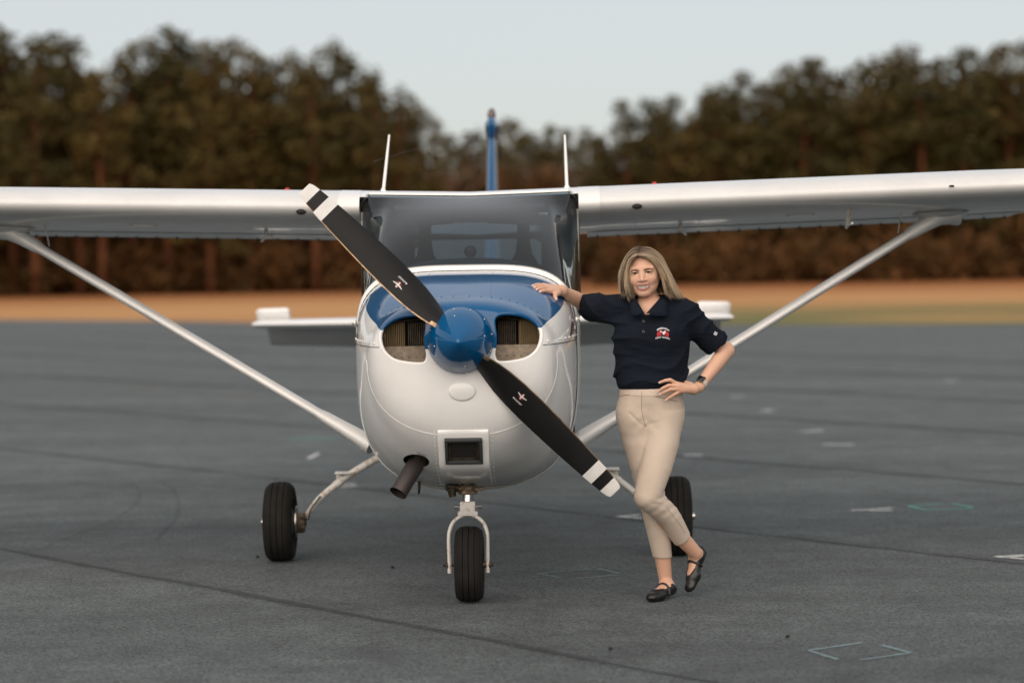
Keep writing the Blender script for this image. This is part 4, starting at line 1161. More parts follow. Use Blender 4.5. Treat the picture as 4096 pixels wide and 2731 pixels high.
nose = empty("nose_gear", (0, .63, 0)); nose.parent = PLANE
NG = Matrix.Translation((0, 0, 0))
def ng(name, g_, m, parent=nose, sm=35): return obj(name, ([(p[0], p[1], p[2]) for p in g_[0]], g_[1]), m, parent, sm)
zx = .166
tn = tyre("tyre", nose, (.004, 0, .1745), .1785, .134, .082)
ng("rim", lathe([(-.045, .02), (-.05, .07), (-.042, .084), (.042, .084), (.05, .07), (.045, .02)], 32, 'x', (.004, 0, .1745)), M_RUSTW, tn)
ng("wear_mark", box((.067, -.085, .235), (.004, .010, .012), .001), mat("yellow_mark", (.6, .33, .02), .6), tn)
arch = [(-.089, 0, zx - .03), (-.089, 0, zx + .02), (-.090, .004, zx + .12), (-.086, .008, zx + .165), (-.068, .012, zx + .205), (-.036, .016, zx + .23), (0, .018, zx + .238)]
arch = arch + [(-x, y, z) for x, y, z in arch[-2::-1]]
fk = ng("fork", tube(catmull(arch, 5), .0095, 10, flat=(1.0, 1.9), up=(1, 0, 0)), M_RUSTW, nose, 60)
ng("fork_crown", join(box((.0, .022, zx + .272), (.072, .066, .062), .008), box((0, .020, zx + .245), (.094, .055, .022), .008)), M_RUSTW, fk)
ng("axle", join(tube([(-.118, 0, zx + .006), (.118, 0, zx + .006)], .0075, 10), tube([(-.103, 0, zx + .006), (-.083, 0, zx + .006)], .016, 12), tube([(.07, 0, zx + .006), (.103, 0, zx + .006)], .016, 12)), M_GREASE, fk)
ng("crown_bolt", join(tube([(-.062, .02, zx + .275), (.062, .02, zx + .275)], .0075, 8), tube([(.045, .02, zx + .275), (.066, .02, zx + .275)], .010, 8), tube([(-.062, .02, zx + .275), (-.045, .02, zx + .275)], .010, 8)), M_STEEL, fk)
ng("oleo_strut", tube([(0, .03, zx + .30), (0, .038, zx + .375)], .0265, 24), M_CHROME, nose)
ng("strut_barrel", tube([(0, .038, zx + .37), (0, .06, zx + .50)], .034, 20), M_GREASE, nose)
ng("steering_collar", join(lathe([(zx + .333, .040), (zx + .338, .048), (zx + .352, .05), (zx + .357, .042), (zx + .368, .047), (zx + .375, .038)], 24, 'z', (0, .04, 0)), box((-.045, .03, zx + .356), (.05, .04, .02), .006), box((.048, .03, zx + .356), (.055, .03, .016), .005)), mat("stained_collar", (.36, .28, .19), .4, var=.7, var_scale=45, col2=(.07, .045, .03)), nose)
ng("steering_rod", join(tube([(.068, .03, zx + .39), (.088, .04, zx + .40), (.096, .1, zx + .44)], [.008, .011, .006], 8), tube([(-.09, .1, zx + .445), (-.080, .04, zx + .41), (-.062, .02, zx + .395)], [.006, .010, .008], 8), ball((.09, .035, zx + .395), .012, 8, 6)), M_GREASE, nose)
ng("shimmy_damper", join(tube([(-.098, .0, zx + .375), (-.045, .02, zx + .365)], .020, 14), tube([(-.075, .0, zx + .365), (-.068, .0, zx + .325)], [.021, .017], 12), ball((-.09, .02, zx + .40), .016, 8, 6)), M_GREASE, nose)

for s in (-1, 1):
    mg = empty("main_gear", (s * 1.058, 2.28, 0)); mg.parent = PLANE
    t = tyre("tyre", mg, (0, 0, .207), .2145, .158, .095)
    obj("rim", lathe([(-.06, .02), (-.062, .075), (-.05, .097), (.05, .097), (.062, .075), (.06, .02)], 32, 'x', (0, 0, .207)), M_RUSTW, t)
    obj("brake_disc", lathe([(-.004, .02), (-.004, .085), (.004, .085), (.004, .02)], 32, 'x', (-s * .088, 0, .207)), M_STEEL, mg)
    obj("brake_caliper", join(box((-s * .11, -.02, .205), (.05, .06, .11), .010), box((-s * .125, -.055, .18), (.02, .02, .02), .004), box((-s * .125, -.055, .235), (.02, .02, .02), .004), tube([(-s * .09, 0, .207), (-s * .14, 0, .207)], .022, 10)), M_GREASE, mg)
    obj("axle_nut", lathe([(s * .07, .022), (s * .10, .018), (s * .104, .004)], 12, 'x', (0, 0, .207)), M_STEEL, mg)
    leg = catmull([(-s * .60, -.05, .578), (-s * .514, -.04, .535), (-s * .368, -.02, .450), (-s * .225, 0, .340), (-s * .155, .01, .258), (-s * .118, .02, .205)], 6)
    lg = obj("gear_leg", tube(leg, [lerp(.021, .0155, k / (len(leg) - 1)) for k in range(len(leg))], 14), M_RUSTW, mg, 60)
    obj("step_plate", join(box((-s * .345, -.02, .468), (.090, .10, .008), .003), box((-s * .320, -.01, .450), (.028, .03, .030), .004), tube([(-s * .335, -.015, .425), (-s * .300, -.01, .400)], .022, 12)), M_RUSTW, lg)
    obj("brake_line", tube(catmull([(-s * .22, -.025, .345), (-s * .165, -.03, .27), (-s * .155, -.03, .225), (-s * .135, -.03, .222)], 4), .004, 6), M_GREYP, lg)

# ================================================================ PERSON
PERSON = empty("person", (0.6432, 11.15, 0.0))
tag(PERSON, "smiling blonde woman in navy polo and beige trousers leaning on the aircraft's cowling", "person")

# ---- signed-distance modelling: smooth blends of simple volumes, turned into one skin
def V3(p): return np.array(p, dtype=np.float32)
def d_capsule(p, a, b, ra, rb):
    a, b = V3(a), V3(b); ab = b - a
    t = np.clip(((p - a) @ ab) / float(ab @ ab), 0, 1)
    return np.linalg.norm(p - a - t[..., None] * ab, axis=-1) - (ra + (rb - ra) * t)
def d_ellipsoid(p, c, r, R=None):
    q = p - V3(c)
    if R is not None: q = q @ np.array(R, dtype=np.float32)
    r = V3(r)
    k0 = np.linalg.norm(q / r, axis=-1); k1 = np.linalg.norm(q / (r * r), axis=-1)
    return k0 * (k0 - 1) / np.maximum(k1, 1e-6)
def d_chain(p, pts, rs, k=0.0):
    d = None
    for i in range(len(pts) - 1):
        e = d_capsule(p, pts[i], pts[i + 1], rs[i], rs[i + 1])
        d = e if d is None else (smin(d, e, k) if k else np.minimum(d, e))
    return d
def d_stack(p, rows):
    """rows: z, cx, half width, half depth, cy from top to bottom or back"""
    rows = sorted(rows); z = [r[0] for r in rows]
    zz = np.clip(p[..., 2], z[0], z[-1])
    cx, a, b_, cy = (np.interp(zz, z, [r[k] for r in rows]).astype(np.float32) for k in (1, 2, 3, 4))
    dx, dy = p[..., 0] - cx, p[..., 1] - cy
    n_ = 2.3
    k0 = (np.abs(dx / a) ** n_ + np.abs(dy / b_) ** n_) ** (1 / n_)
    d = (k0 - 1) * np.minimum(a, b_)
    over = np.maximum(z[0] - p[..., 2], p[..., 2] - z[-1])
    return np.where(over > 0, np.sqrt(np.maximum(d, 0) ** 2 + over ** 2), np.maximum(d, over))
def smin(a, b, k):
    h = np.clip(.5 + .5 * (b - a) / k, 0, 1)
    return b + (a - b) * h - k * h * (1 - h)
def smax(a, b, k): return -smin(-a, -b, k)
def union(ds, k):
    d = ds[0]
    for e in ds[1:]: d = smin(d, e, k)
    return d
def surface(fn, lo, hi, h):
    ax = [np.arange(lo[i], hi[i] + h, h, dtype=np.float32) for i in range(3)]
    p = np.stack(np.meshgrid(*ax, indexing='ij'), -1)
    f = fn(p).astype(np.float32)
    s = f < 0
    n0, n1, n2 = f.shape
    cor = [(i, j, k) for i in (0, 1) for j in (0, 1) for k in (0, 1)]
    cnt = sum(s[i:n0 - 1 + i, j:n1 - 1 + j, k:n2 - 1 + k].astype(np.int8) for i, j, k in cor)
    I = np.argwhere((cnt > 0) & (cnt < 8))
    vals = {c: f[I[:, 0] + c[0], I[:, 1] + c[1], I[:, 2] + c[2]] for c in cor}
    acc = np.zeros((len(I), 3)); num = np.zeros(len(I))
    for c in cor:
        for a in range(3):
            if c[a] == 0:
                e = list(c); e[a] = 1; e = tuple(e)
                va, vb = vals[c], vals[e]; m = (va < 0) != (vb < 0)
                t = np.where(m, va / np.where(m, va - vb, 1), 0)
                q = np.tile(np.array(c, float), (len(I), 1)); q[:, a] += t
                acc += q * m[:, None]; num += m
    V = (I + acc / num[:, None]) * h + np.array(lo)
    idx = -np.ones((n0 - 1, n1 - 1, n2 - 1), np.int64); idx[tuple(I.T)] = np.arange(len(I))
    Fc = []
    for a in range(3):
        b_, c_ = (a + 1) % 3, (a + 2) % 3
        sl0 = [slice(None)] * 3; sl1 = [slice(None)] * 3; sl0[a] = slice(0, -1); sl1[a] = slice(1, None)
        s0, s1 = s[tuple(sl0)], s[tuple(sl1)]
        E = np.argwhere(s0 != s1)
        lim = (n0, n1, n2)
        E = E[(E[:, b_] > 0) & (E[:, b_] < lim[b_] - 1) & (E[:, c_] > 0) & (E[:, c_] < lim[c_] - 1)]
        fl = s0[tuple(E.T)]
        qs = []
        for db, dc in ((-1, -1), (0, -1), (0, 0), (-1, 0)):
            q = E.copy(); q[:, b_] += db; q[:, c_] += dc; qs.append(idx[tuple(q.T)])
        Q = np.stack(qs, 1); Q[~fl] = Q[~fl][:, ::-1]
        Fc.append(Q)
    Fc = np.concatenate(Fc); Fc = Fc[(Fc >= 0).all(1)]
    # relax the net a little
    ne = np.concatenate([Fc[:, [0, 1]], Fc[:, [1, 2]], Fc[:, [2, 3]], Fc[:, [3, 0]]])
    for _ in range(2):
        su = np.zeros_like(V); ct = np.zeros(len(V))
        for a, b_ in ((0, 1), (1, 0)):
            np.add.at(su, ne[:, a], V[ne[:, b_]]); np.add.at(ct, ne[:, a], 1)
        V = V * .5 + .5 * su / np.maximum(ct, 1)[:, None]
    return V, Fc
def np_mesh(name, V, Fc, m, parent, col=None, smooth=180):
    me = bpy.data.meshes.new(name)
    me.vertices.add(len(V)); me.vertices.foreach_set('co', np.asarray(V, np.float32).ravel())
    k = Fc.shape[1]
    me.loops.add(Fc.size); me.loops.foreach_set('vertex_index', Fc.ravel().astype(np.int32))
    me.polygons.add(len(Fc)); me.polygons.foreach_set('loop_start', np.arange(0, Fc.size, k, dtype=np.int32))
    me.update(calc_edges=True)
    if col is not None:
        at = me.attributes.new('col', 'FLOAT_COLOR', 'POINT'); at.data.foreach_set('color', np.concatenate([col, np.ones((len(col), 1))], 1).astype(np.float32).ravel())
    return link_mesh(name, me, m, parent, smooth)
def attr_mat(name, **kw):
    m = mat(name, (.5, .5, .5), **kw); n, l, b = nodes_of(m)
    at = n.new('ShaderNodeAttribute'); at.attribute_name = 'col'; l.new(at.outputs['Color'], b.inputs['Base Color'])
    return m
def bvh_of(o): return BVHTree.FromPolygons([v.co for v in o.data.vertices], [p.vertices for p in o.data.polygons])
M_SKIN = attr_mat("skin", rough=.45, spec=.4, sss=.12, bump=.06, bump_scale=350)
SKIN = np.array((.61, .365, .258))

# ---- head (own frame: x picture-right, y to the back of the head, z up; eyes at z = 0)
ROLL_, YAW_, NOD_ = rad(-4.5), rad(-9), rad(2)
HR = (Matrix.Rotation(ROLL_, 3, 'Y') @ Matrix.Rotation(YAW_, 3, 'Z') @ Matrix.Rotation(NOD_, 3, 'X'))
HC = Vector((-0.0437, -0.0650, 1.5202)) - HR @ Vector((0, -.083, 0))
HRn = np.array(HR); HCn = np.array(HC)
NECK_B = np.array((-0.0020, 0.0450, 1.3406)); neck_l = (NECK_B - HCn) @ HRn
def sym(f): return np.minimum(f(1), f(-1))
def head_sdf(p):
    q = p.copy(); q[..., 0] = np.abs(q[..., 0])                     # the head is built mirror-symmetric
    d = d_ellipsoid(q, (0, .015, .027), (.0715, .093, .084))
    d = smin(d, d_ellipsoid(q, (0, -.016, -.020), (.0645, .073, .078)), .03)
    d = smin(d, d_ellipsoid(q, (0, -.028, -.066), (.0485, .050, .040)), .03)
    d = smin(d, d_capsule(q, (.050, .008, -.052), (.012, -.062, -.094), .013, .014), .028)
    d = smin(d, d_ellipsoid(q, (0, -.070, -.094), (.017, .014, .0135)), .02)
    d = smin(d, d_ellipsoid(q, (.036, -.059, -.031), (.0235, .0195, .020)), .018)     # smiling cheeks
    d = smin(d, d_capsule(q, (.014, -.080, .020), (.046, -.066, .019), .009, .008), .016)   # brow
    d = smax(d, -d_ellipsoid(q, (.030, -.097, .002), (.0185, .017, .0115)), .012)     # eye hollow
    d = smin(d, d_ellipsoid(q, (.031, -.0715, .000), (.0155, .0135, .0125)), .004)    # lids over the eyeball
    d = smax(d, -d_ellipsoid(q, (.0312, -.090, -.0012), (.0140, .013, .0037)), .0015) # lid opening
    nose = smin(d_capsule(q, (0, -.081, .004), (0, -.0990, -.0315), .0080, .0105), d_ellipsoid(q, (.0130, -.0900, -.0345), (.0070, .0085, .0064)), .008)
    d = smin(d, nose, .011)
    d = smax(d, -d_ellipsoid(q, (.0066, -.0950, -.0420), (.0022, .003, .0018)), .003)
    d = smin(d, d_ellipsoid(q, (0, -.076, -.064), (.026, .013, .016)), .012)          # mouth mound
    lips_u = d_chain(q, [(0, -.0905, -.0560), (.008, -.0900, -.0548), (.020, -.0845, -.0540), (.0355, -.0690, -.0515)], [.0036, .0038, .0032, .0018])
    lips_l = d_chain(q, [(0, -.0885, -.0765), (.012, -.0868, -.0748), (.024, -.0790, -.0680), (.0355, -.0690, -.0520)], [.0052, .0050, .0036, .0018])
    d = smin(d, np.minimum(lips_u, lips_l), .005)
    mouth = np.maximum(d_ellipsoid(q, (0, -.086, -.0575), (.0300, .026, .0150)), q[..., 2] + .0600 - q[..., 0] * .05)
    d = smax(d, -mouth, .0025)
    fold = d_chain(q, [(.0175, -.0905, -.042), (.030, -.080, -.050), (.0385, -.067, -.066)], [.0008, .0012, .0006])
    d = smax(d, -fold, .006)
    ear = smax(d_ellipsoid(q, (.0735, .012, -.014), (.0085, .017, .030)), -d_ellipsoid(q, (.082, .008, -.012), (.006, .010, .018)), .004)
    d = smin(d, ear, .006)
    dn = d_capsule(p, (0, .022, -.060), neck_l, .0465, .052)
    d = smin(d, dn, .022)
    return smin(d, d_capsule(p, neck_l + np.array((-.09, .02, -.03)), neck_l + np.array((.09, .02, -.03)), .035, .035), .05)
hv, hf = surface(head_sdf, (-.14, -.118, -.20), (.15, .135, .122), .0021)
def head_color(v):
    q = v.copy(); q[:, 0] = np.abs(q[:, 0]); c = np.tile(SKIN, (len(v), 1))
    def blend(d, w, target, amt):
        a = amt * np.clip(1 - d / w, 0, 1)[:, None]; return c * (1 - a) + np.array(target) * a
    d = np.linalg.norm((q - np.array((.040, -.066, -.034))) * (1, .7, 1.2), axis=1); c = blend(d, .030, (.66, .33, .24), .5)
    d = np.linalg.norm(q - np.array((0, -.106, -.040)), axis=1); c = blend(d, .014, (.66, .36, .27), .4)
    lip = np.minimum(d_chain(q, [(0, -.0922, -.0560), (.008, -.0915, -.0548), (.020, -.0855, -.0540), (.0345, -.0700, -.0525)], [.0040, .0042, .0038, .0024]),
                     d_chain(q, [(0, -.0905, -.0765), (.012, -.0885, -.0748), (.024, -.0800, -.0680), (.0345, -.0700, -.0530)], [.0054, .0052, .0042, .0024]))
    c = blend(np.maximum(lip, 0), .0016, (.40, .165, .145), .92)
    inner = d_ellipsoid(q, (0, -.082, -.0640), (.0300, .020, .0080)); c = np.where((inner < .000)[:, None] & (q[:, 1] > -.088)[:, None], np.array((.10, .02, .018)), c)
    d = np.abs(d_ellipsoid(q, (.0312, -.085, -.0005), (.0150, .02, .0052))); c = np.where(((d < .0016) & (q[:, 2] > -.0025) & (q[:, 1] < -.065))[:, None], np.array((.05, .028, .02)), c)
    d = np.linalg.norm((q - np.array((.031, -.085, .008))) * (.6, 1, 1), axis=1); c = blend(d, .012, (.52, .28, .20), .35)
    stub = np.clip((q[:, 2] - .055) / .02, 0, 1)[:, None] * .0; return c * (1 - stub)
hcol = head_color(hv)
hw_ = hv @ HRn.T + HCn

# ---- arms and hands
def along(pts, rs): return list(pts), list(rs)
RSH, REL, RWR = (-0.1721, 0.0700, 1.3578), (-0.3057, 0.3250, 1.3806), (-0.4070, 0.1500, 1.4416)
def hand_r(p):
    d = d_chain(p, [RSH, REL], [.043, .0355])
    d = smin(d, d_chain(p, [REL, lerp(np.array(REL), np.array(RWR), .35), RWR], [.0355, .035, .0225]), .015)
    k = [((-0.4694, 0.0500, 1.4393), (-0.4882, 0.0220, 1.4435), (-0.5000, 0.0060, 1.4427), (-0.5106, -0.0080, 1.4396), .0098), ((-0.4746, 0.0750, 1.4518), (-0.4970, 0.0420, 1.4560), (-0.5124, 0.0200, 1.4543), (-0.5253, 0.0010, 1.4501), .0098),
         ((-0.4823, 0.0960, 1.4609), (-0.5047, 0.0640, 1.4652), (-0.5212, 0.0440, 1.4633), (-0.5353, 0.0260, 1.4592), .0094), ((-0.4936, 0.1150, 1.4679), (-0.5136, 0.0880, 1.4720), (-0.5277, 0.0700, 1.4712), (-0.5431, 0.0520, 1.4671), .0082)]
    palm = [d_capsule(p, RWR, f[0], .0200, .0118) for f in k]
    d = smin(d, union(palm, .012), .014)
    for f in k:
        d = smin(d, d_chain(p, f[:4], [f[4] * 1.08, f[4] * 1.0, f[4] * .9, f[4] * .74]), .0045)
    d = smin(d, d_chain(p, [(-0.4257, 0.1000, 1.4309), (-0.4382, 0.0600, 1.4248), (-0.4410, 0.0380, 1.4147), (-0.4369, 0.0200, 1.4034)], [.016, .0125, .0105, .0085]), .009)
    return d
LSH, LEL, LWR = (0.1649, 0.0350, 1.3185), (0.3524, 0.0850, 1.1515), (0.2111, -0.0600, 0.9915)
LF = [((0.1044, -0.1300, 1.0130), (0.0751, -0.1450, 1.0313), (0.0515, -0.1400, 1.0280), (0.0269, -0.1300, 1.0188), .0088), ((0.1107, -0.1360, 1.0018), (0.0686, -0.1520, 1.0067), (0.0415, -0.1460, 0.9943), (0.0191, -0.1360, 0.9792), .0088),
      ((0.1128, -0.1360, 0.9892), (0.0742, -0.1500, 0.9883), (0.0505, -0.1440, 0.9769), (0.0281, -0.1360, 0.9654), .0086), ((0.1209, -0.1320, 0.9785), (0.0927, -0.1420, 0.9647), (0.0744, -0.1400, 0.9523), (0.0541, -0.1340, 0.9386), .0078)]
def hand_l(p):
    d = d_chain(p, [LSH, LEL], [.042, .036])
    d = smin(d, d_chain(p, [LEL, lerp(np.array(LEL), np.array(LWR), .3), LWR], [.036, .036, .0225]), .014)
    w2 = (0.1850, -0.0850, 0.9841)
    d = smin(d, d_capsule(p, LWR, w2, .0225, .021), .012)
    palm = [d_capsule(p, w2, f[0], .0185, .0105) for f in LF]
    d = smin(d, union(palm, .012), .012)
    for f in LF: d = smin(d, d_chain(p, f[:4], [f[4] * 1.1, f[4] * 1.0, f[4] * .9, f[4] * .68]), .004)
    return smin(d, d_chain(p, [(0.1699, -0.0750, 1.0022), (0.1439, -0.0400, 1.0123), (0.1293, 0.0000, 1.0046)], [.016, .012, .010]), .008)
def bounds(pts, pad):
    a = np.array(pts); return a.min(0) - pad, a.max(0) + pad
def skin_color(v, tips, warm):
    c = np.tile(SKIN, (len(v), 1))
    for t in tips:
        d = np.linalg.norm(v - np.array(t), axis=1)[:, None]; a = np.clip(1.6 - d / .0065, 0, 1) * .9; c = c * (1 - a) + np.array((.74, .58, .53)) * a
    for t in warm:
        d = np.linalg.norm(v - np.array(t), axis=1)[:, None]; a = np.clip(1 - d / .02, 0, 1) * .45; c = c * (1 - a) + np.array((.58, .27, .18)) * a
    return c
parts = [(hw_, hf, hcol)]
lo, hi = bounds([RSH, REL, RWR, (-0.5455, 0.0300, 1.4708), (-0.4375, -0.0100, 1.4005)], .06)
v, f = surface(hand_r, lo, hi, .0024); parts.append((v, f, skin_color(v, [(-0.5141, -0.0140, 1.4421), (-0.5288, -0.0050, 1.4525), (-0.5388, 0.0200, 1.4616), (-0.5465, 0.0470, 1.4695), (-0.4359, 0.0120, 1.4001)], [(-0.4695, 0.0400, 1.4418), (-0.4746, 0.0700, 1.4553), (-0.3004, 0.3000, 1.3929)])))
lo, hi = bounds([LSH, LEL, LWR, (0.0155, -0.1500, 0.9401)], .06)
v, f = surface(hand_l, lo, hi, .0024); parts.append((v, f, skin_color(v, [(0.0219, -0.1360, 1.0180), (0.0153, -0.1420, 0.9773), (0.0243, -0.1420, 0.9646), (0.0502, -0.1400, 0.9378)], [x[0] for x in LF] + [x[1] for x in LF])))

# ---- legs and feet
S_HIP, S_KNEE, S_HEM, S_ANK = (-0.0663, 0.0000, 0.8863), (-0.0057, 0.0450, 0.4813), (0.0456, 0.1100, 0.1892), (0.0581, 0.1280, 0.0810)
F_HIP, F_KNEE, F_HEM, F_ANK = (0.0492, 0.0000, 0.8845), (-0.0326, -0.0850, 0.4946), (0.1320, 0.0750, 0.2834), (0.1989, 0.1250, 0.2084)
S_HEEL, S_TOE = np.array((0.0886, 0.1450, -0.0007)), np.array((-0.0293, -0.0550, 0.0212)); S_HEEL[2] = .010; S_TOE[2] = .006
F_HEEL, F_TOE = np.array((0.2525, 0.1950, 0.2085)), np.array((0.1730, 0.1100, 0.0159)); F_TOE[2] = .020
def frame(heel, toe, upv):
    u = toe - heel; L = np.linalg.norm(u); u /= L; w = np.array(upv, float); w -= u * (w @ u); w /= np.linalg.norm(w); return u, np.cross(w, u), w, L
SF = frame(S_HEEL, S_TOE, (0, 0, 1)); FF = frame(F_HEEL, F_TOE, (-.80, -.55, .25))
def foot_local(p, heel, fr):
    q = p - heel.astype(np.float32); return np.stack([q @ fr[0] / fr[3] * .235, q @ fr[1], q @ fr[2]], -1).astype(np.float32)
def foot_sdf(q, grow=0.0):
    s = q * np.array((1, .82, 1), np.float32)
    d = d_capsule(s, (.028, 0, .030), (.060, 0, .036), .028, .029)
    d = smin(d, d_capsule(s, (.060, 0, .040), (.160, 0, .020), .029, .0215), .02)
    d = smin(d, d_capsule(s, (.150, .006, .020), (.205, .002, .015), .026, .0165), .02)
    d = np.maximum(d, -q[..., 2] - .001)
    return d - grow
def leg_s(p): return smin(foot_sdf(foot_local(p, S_HEEL, SF)), d_chain(p, [S_KNEE, S_HEM, S_ANK, tuple(S_HEEL + SF[0] * .045 + SF[2] * .05)], [.05, .038, .031, .031]), .018)
def leg_f(p): return smin(foot_sdf(foot_local(p, F_HEEL, FF)), d_chain(p, [F_KNEE, F_HEM, F_ANK, tuple(F_HEEL + FF[0] * .045 + FF[2] * .045)], [.05, .038, .031, .031]), .018)
for fn, pts in ((leg_s, [S_HEM, S_HEEL, S_TOE]), (leg_f, [F_HEM, F_HEEL, F_TOE])):
    lo, hi = bounds(pts, .06); v, f = surface(fn, lo, hi, .0032)
    parts.append((v, f, skin_color(v, [], [S_ANK, F_ANK, S_HEM])))
# trunk under the clothes keeps the figure in one piece
def trunk(p):
    d = union([d_capsule(p, (-0.0025, 0.0400, 1.3233), (-0.0075, 0.0200, 1.0463), .085, .085), d_capsule(p, (-0.1401, 0.0600, 1.3540), (0.1366, 0.0400, 1.3385), .05, .05), d_capsule(p, (-0.0558, 0.0100, 0.9318), (0.0482, 0.0100, 0.9302), .09, .09)], .05)
    for c in (d_chain(p, [S_HIP, S_KNEE, S_HEM], [.075, .05, .033]), d_chain(p, [F_HIP, F_KNEE, F_HEM], [.075, .05, .033]), d_capsule(p, RSH, REL, .04, .03), d_capsule(p, LSH, LEL, .04, .03), d_capsule(p, NECK_B, (-0.0070, 0.0300, 1.3757), .045, .045)): d = smin(d, c, .03)
    return d
lo, hi = bounds([RSH, LEL, S_HEM, F_KNEE, F_HEM, REL], .12); v, f = surface(trunk, lo, hi, .012); parts.append((v, f, skin_color(v, [], [])))
bV, bF, bC, off = [], [], [], 0
for v, f, c in parts: bV.append(v); bF.append(f + off); bC.append(c); off += len(v)
BODY = np_mesh("body", np.concatenate(bV), np.concatenate(bF), M_SKIN, PERSON, np.concatenate(bC))

# ---- face details
M_EYEW = attr_mat("eyeball", rough=.25, spec=.4)
for s in (1, -1):
    n_, m_ = 24, 16; g_ = ball((0, 0, 0), .0122, n_, m_)
    V = np.array(g_[0]); look = np.array((.15, -1, 0.02)); look /= np.linalg.norm(look)
    ang = np.arccos(np.clip(V @ look / .0122, -1, 1)); c = np.where((ang < .75)[:, None], np.array((.022, .012, .008)), np.array((.42, .37, .34))); c = np.where((ang < .2)[:, None], np.array((.004, .004, .004)), c)
    e = obj("eye", ([tuple(HR @ (Vector(q) + Vector((s * .031, -.0712, -.0008))) + HC) for q in V], g_[1]), M_EYEW, BODY, 180)
    at = e.data.attributes.new('col', 'FLOAT_COLOR', 'POINT'); at.data.foreach_set('color', np.concatenate([c, np.ones((len(c), 1))], 1).astype(np.float32).ravel())
M_BROW = mat("brow_hair", (.022, .012, .008), .8); M_TEETH = mat("teeth", (.66, .62, .57), .25, sss=.05); M_GOLD = mat("gold", (.85, .55, .22), .2, metal=1)
head_bvh = BVHTree.FromPolygons([Vector(q) for q in hv], hf.tolist())
def on_face(x, z, off=0.0):
    h = head_bvh.ray_cast(Vector((x, -.3, z)), Vector((0, 1, 0))); return (h[0] if h[0] is not None else Vector((x, -.07, z))) + Vector((0, -off, 0))
def face_tube(pts, r, off=0.0, n_=6): return tube([HR @ on_face(x, z, off) + HC for x, z in pts], r, n_)
for s in (1, -1):
    pts = [(s * .0120, .0105), (s * .020, .0128), (s * .029, .0150), (s * .038, .0152), (s * .046, .0120), (s * .051, .0085)]
    obj("eyebrow", face_tube(pts, [.0020, .0031, .0032, .0028, .0020, .0010], -.0008, 6), M_BROW, BODY, 180)
    pts = [(s * .0175, -.0008), (s * .022, .0030), (s * .030, .0046), (s * .038, .0036), (s * .0455, .0002), (s * .0485, .0012)]
    obj("eyelash", face_tube(pts, [.0010, .0016, .0019, .0019, .0018, .0007], .0004, 6), M_BROW, BODY, 180)
teeth = []
for k in range(12):
    a = (k - 5.5) * .0050; yy = -.0800 + 9.5 * a * a
    teeth.append(box((a, yy, -.0640 + abs(a) * .10), (.0051, .006, .0150 - abs(a) * .12), .0006, Matrix.Rotation(a * 14, 3, 'Z')))
obj("teeth", xform(join(*teeth), Matrix.Translation(HC) @ HR.to_4x4()), M_TEETH, BODY, 60)
def hp(x, y, z): return HR @ Vector((x, y, z)) + HC
for nm, pts in (("earring", [(.0785, .004, -.041), (.0805, .008, -.036)]), ("earring", [(-.077, .000, -.040), (-.0775, .003, -.035)])):
    obj(nm, join(ball(hp(*pts[0]), .0042, 10, 7), ball(hp(*pts[1]), .0026, 8, 6)), M_GOLD, PERSON, 180)

# ---- hair: a soft underlayer and some two thousand fine locks
M_HAIR = attr_mat("hair", rough=.42, spec=.5)
def cap_sdf(p):
    d = d_ellipsoid(p, (0, .020, .026), (.0765, .097, .088))
    d = smin(d, d_capsule(p, (0, .065, -.02), (.005, .085, -.10), .055, .045), .04)
    q = p.copy(); q[..., 0] = np.abs(q[..., 0])
    d = smax(d, -d_ellipsoid(p, (0, -.105, -.030), (.0660, .094, .1080)), .006)
    return smax(d, -d_ellipsoid(q, (.075, -.02, -.075), (.030, .06, .055)), .01)
cv, cf = surface(cap_sdf, (-.10, -.11, -.17), (.10, .15, .13), .004)
hair_rg = random.Random(11)
GL = [[(-0.0615, -0.0760, 1.6006), (-0.0824, -0.0790, 1.5918), (-0.0992, -0.0660, 1.5680), (-0.1081, -0.0480, 1.5245), (-0.1073, -0.0400, 1.4705), (-0.0996, -0.0350, 1.4301), (-0.0908, -0.0360, 1.4070)],
      [(-0.0536, -0.0220, 1.6316), (-0.0868, -0.0160, 1.6229), (-0.1167, -0.0040, 1.5797), (-0.1368, 0.0040, 1.5200), (-0.1332, -0.0020, 1.4670), (-0.1237, -0.0080, 1.4278), (-0.1126, -0.0120, 1.4069)],
      [(-0.0416, 0.0500, 1.6420), (-0.0707, 0.0700, 1.6356), (-0.1012, 0.0980, 1.5979), (-0.1190, 0.1120, 1.5284), (-0.1216, 0.1000, 1.4657), (-0.1145, 0.0900, 1.4215), (-0.1058, 0.0850, 1.4006)]]
GRT = [[(-0.0592, -0.0760, 1.6006), (-0.0263, -0.0810, 1.5978), (0.0084, -0.0680, 1.5743), (0.0405, -0.0420, 1.5359), (0.0670, -0.0300, 1.4918), (0.0836, -0.0300, 1.4409), (0.1025, -0.0320, 1.4016)],
       [(-0.0490, -0.0220, 1.6349), (-0.0017, -0.0200, 1.6319), (0.0411, -0.0080, 1.6002), (0.0687, 0.0020, 1.5491), (0.0920, 0.0000, 1.4934), (0.1139, -0.0060, 1.4378), (0.1360, -0.0120, 1.3973)],
       [(-0.0369, 0.0500, 1.6420), (0.0059, 0.0720, 1.6356), (0.0507, 0.0920, 1.5978), (0.0698, 0.1120, 1.5417), (0.0804, 0.1080, 1.4834), (0.0954, 0.0980, 1.4344), (0.1107, 0.0900, 1.3994)]]
hairV, hairF, hairC = [HRn @ np.array(q) + HCn for q in cv], [tuple(q) for q in cf.tolist()], [(.060, .042, .030)] * len(cv)
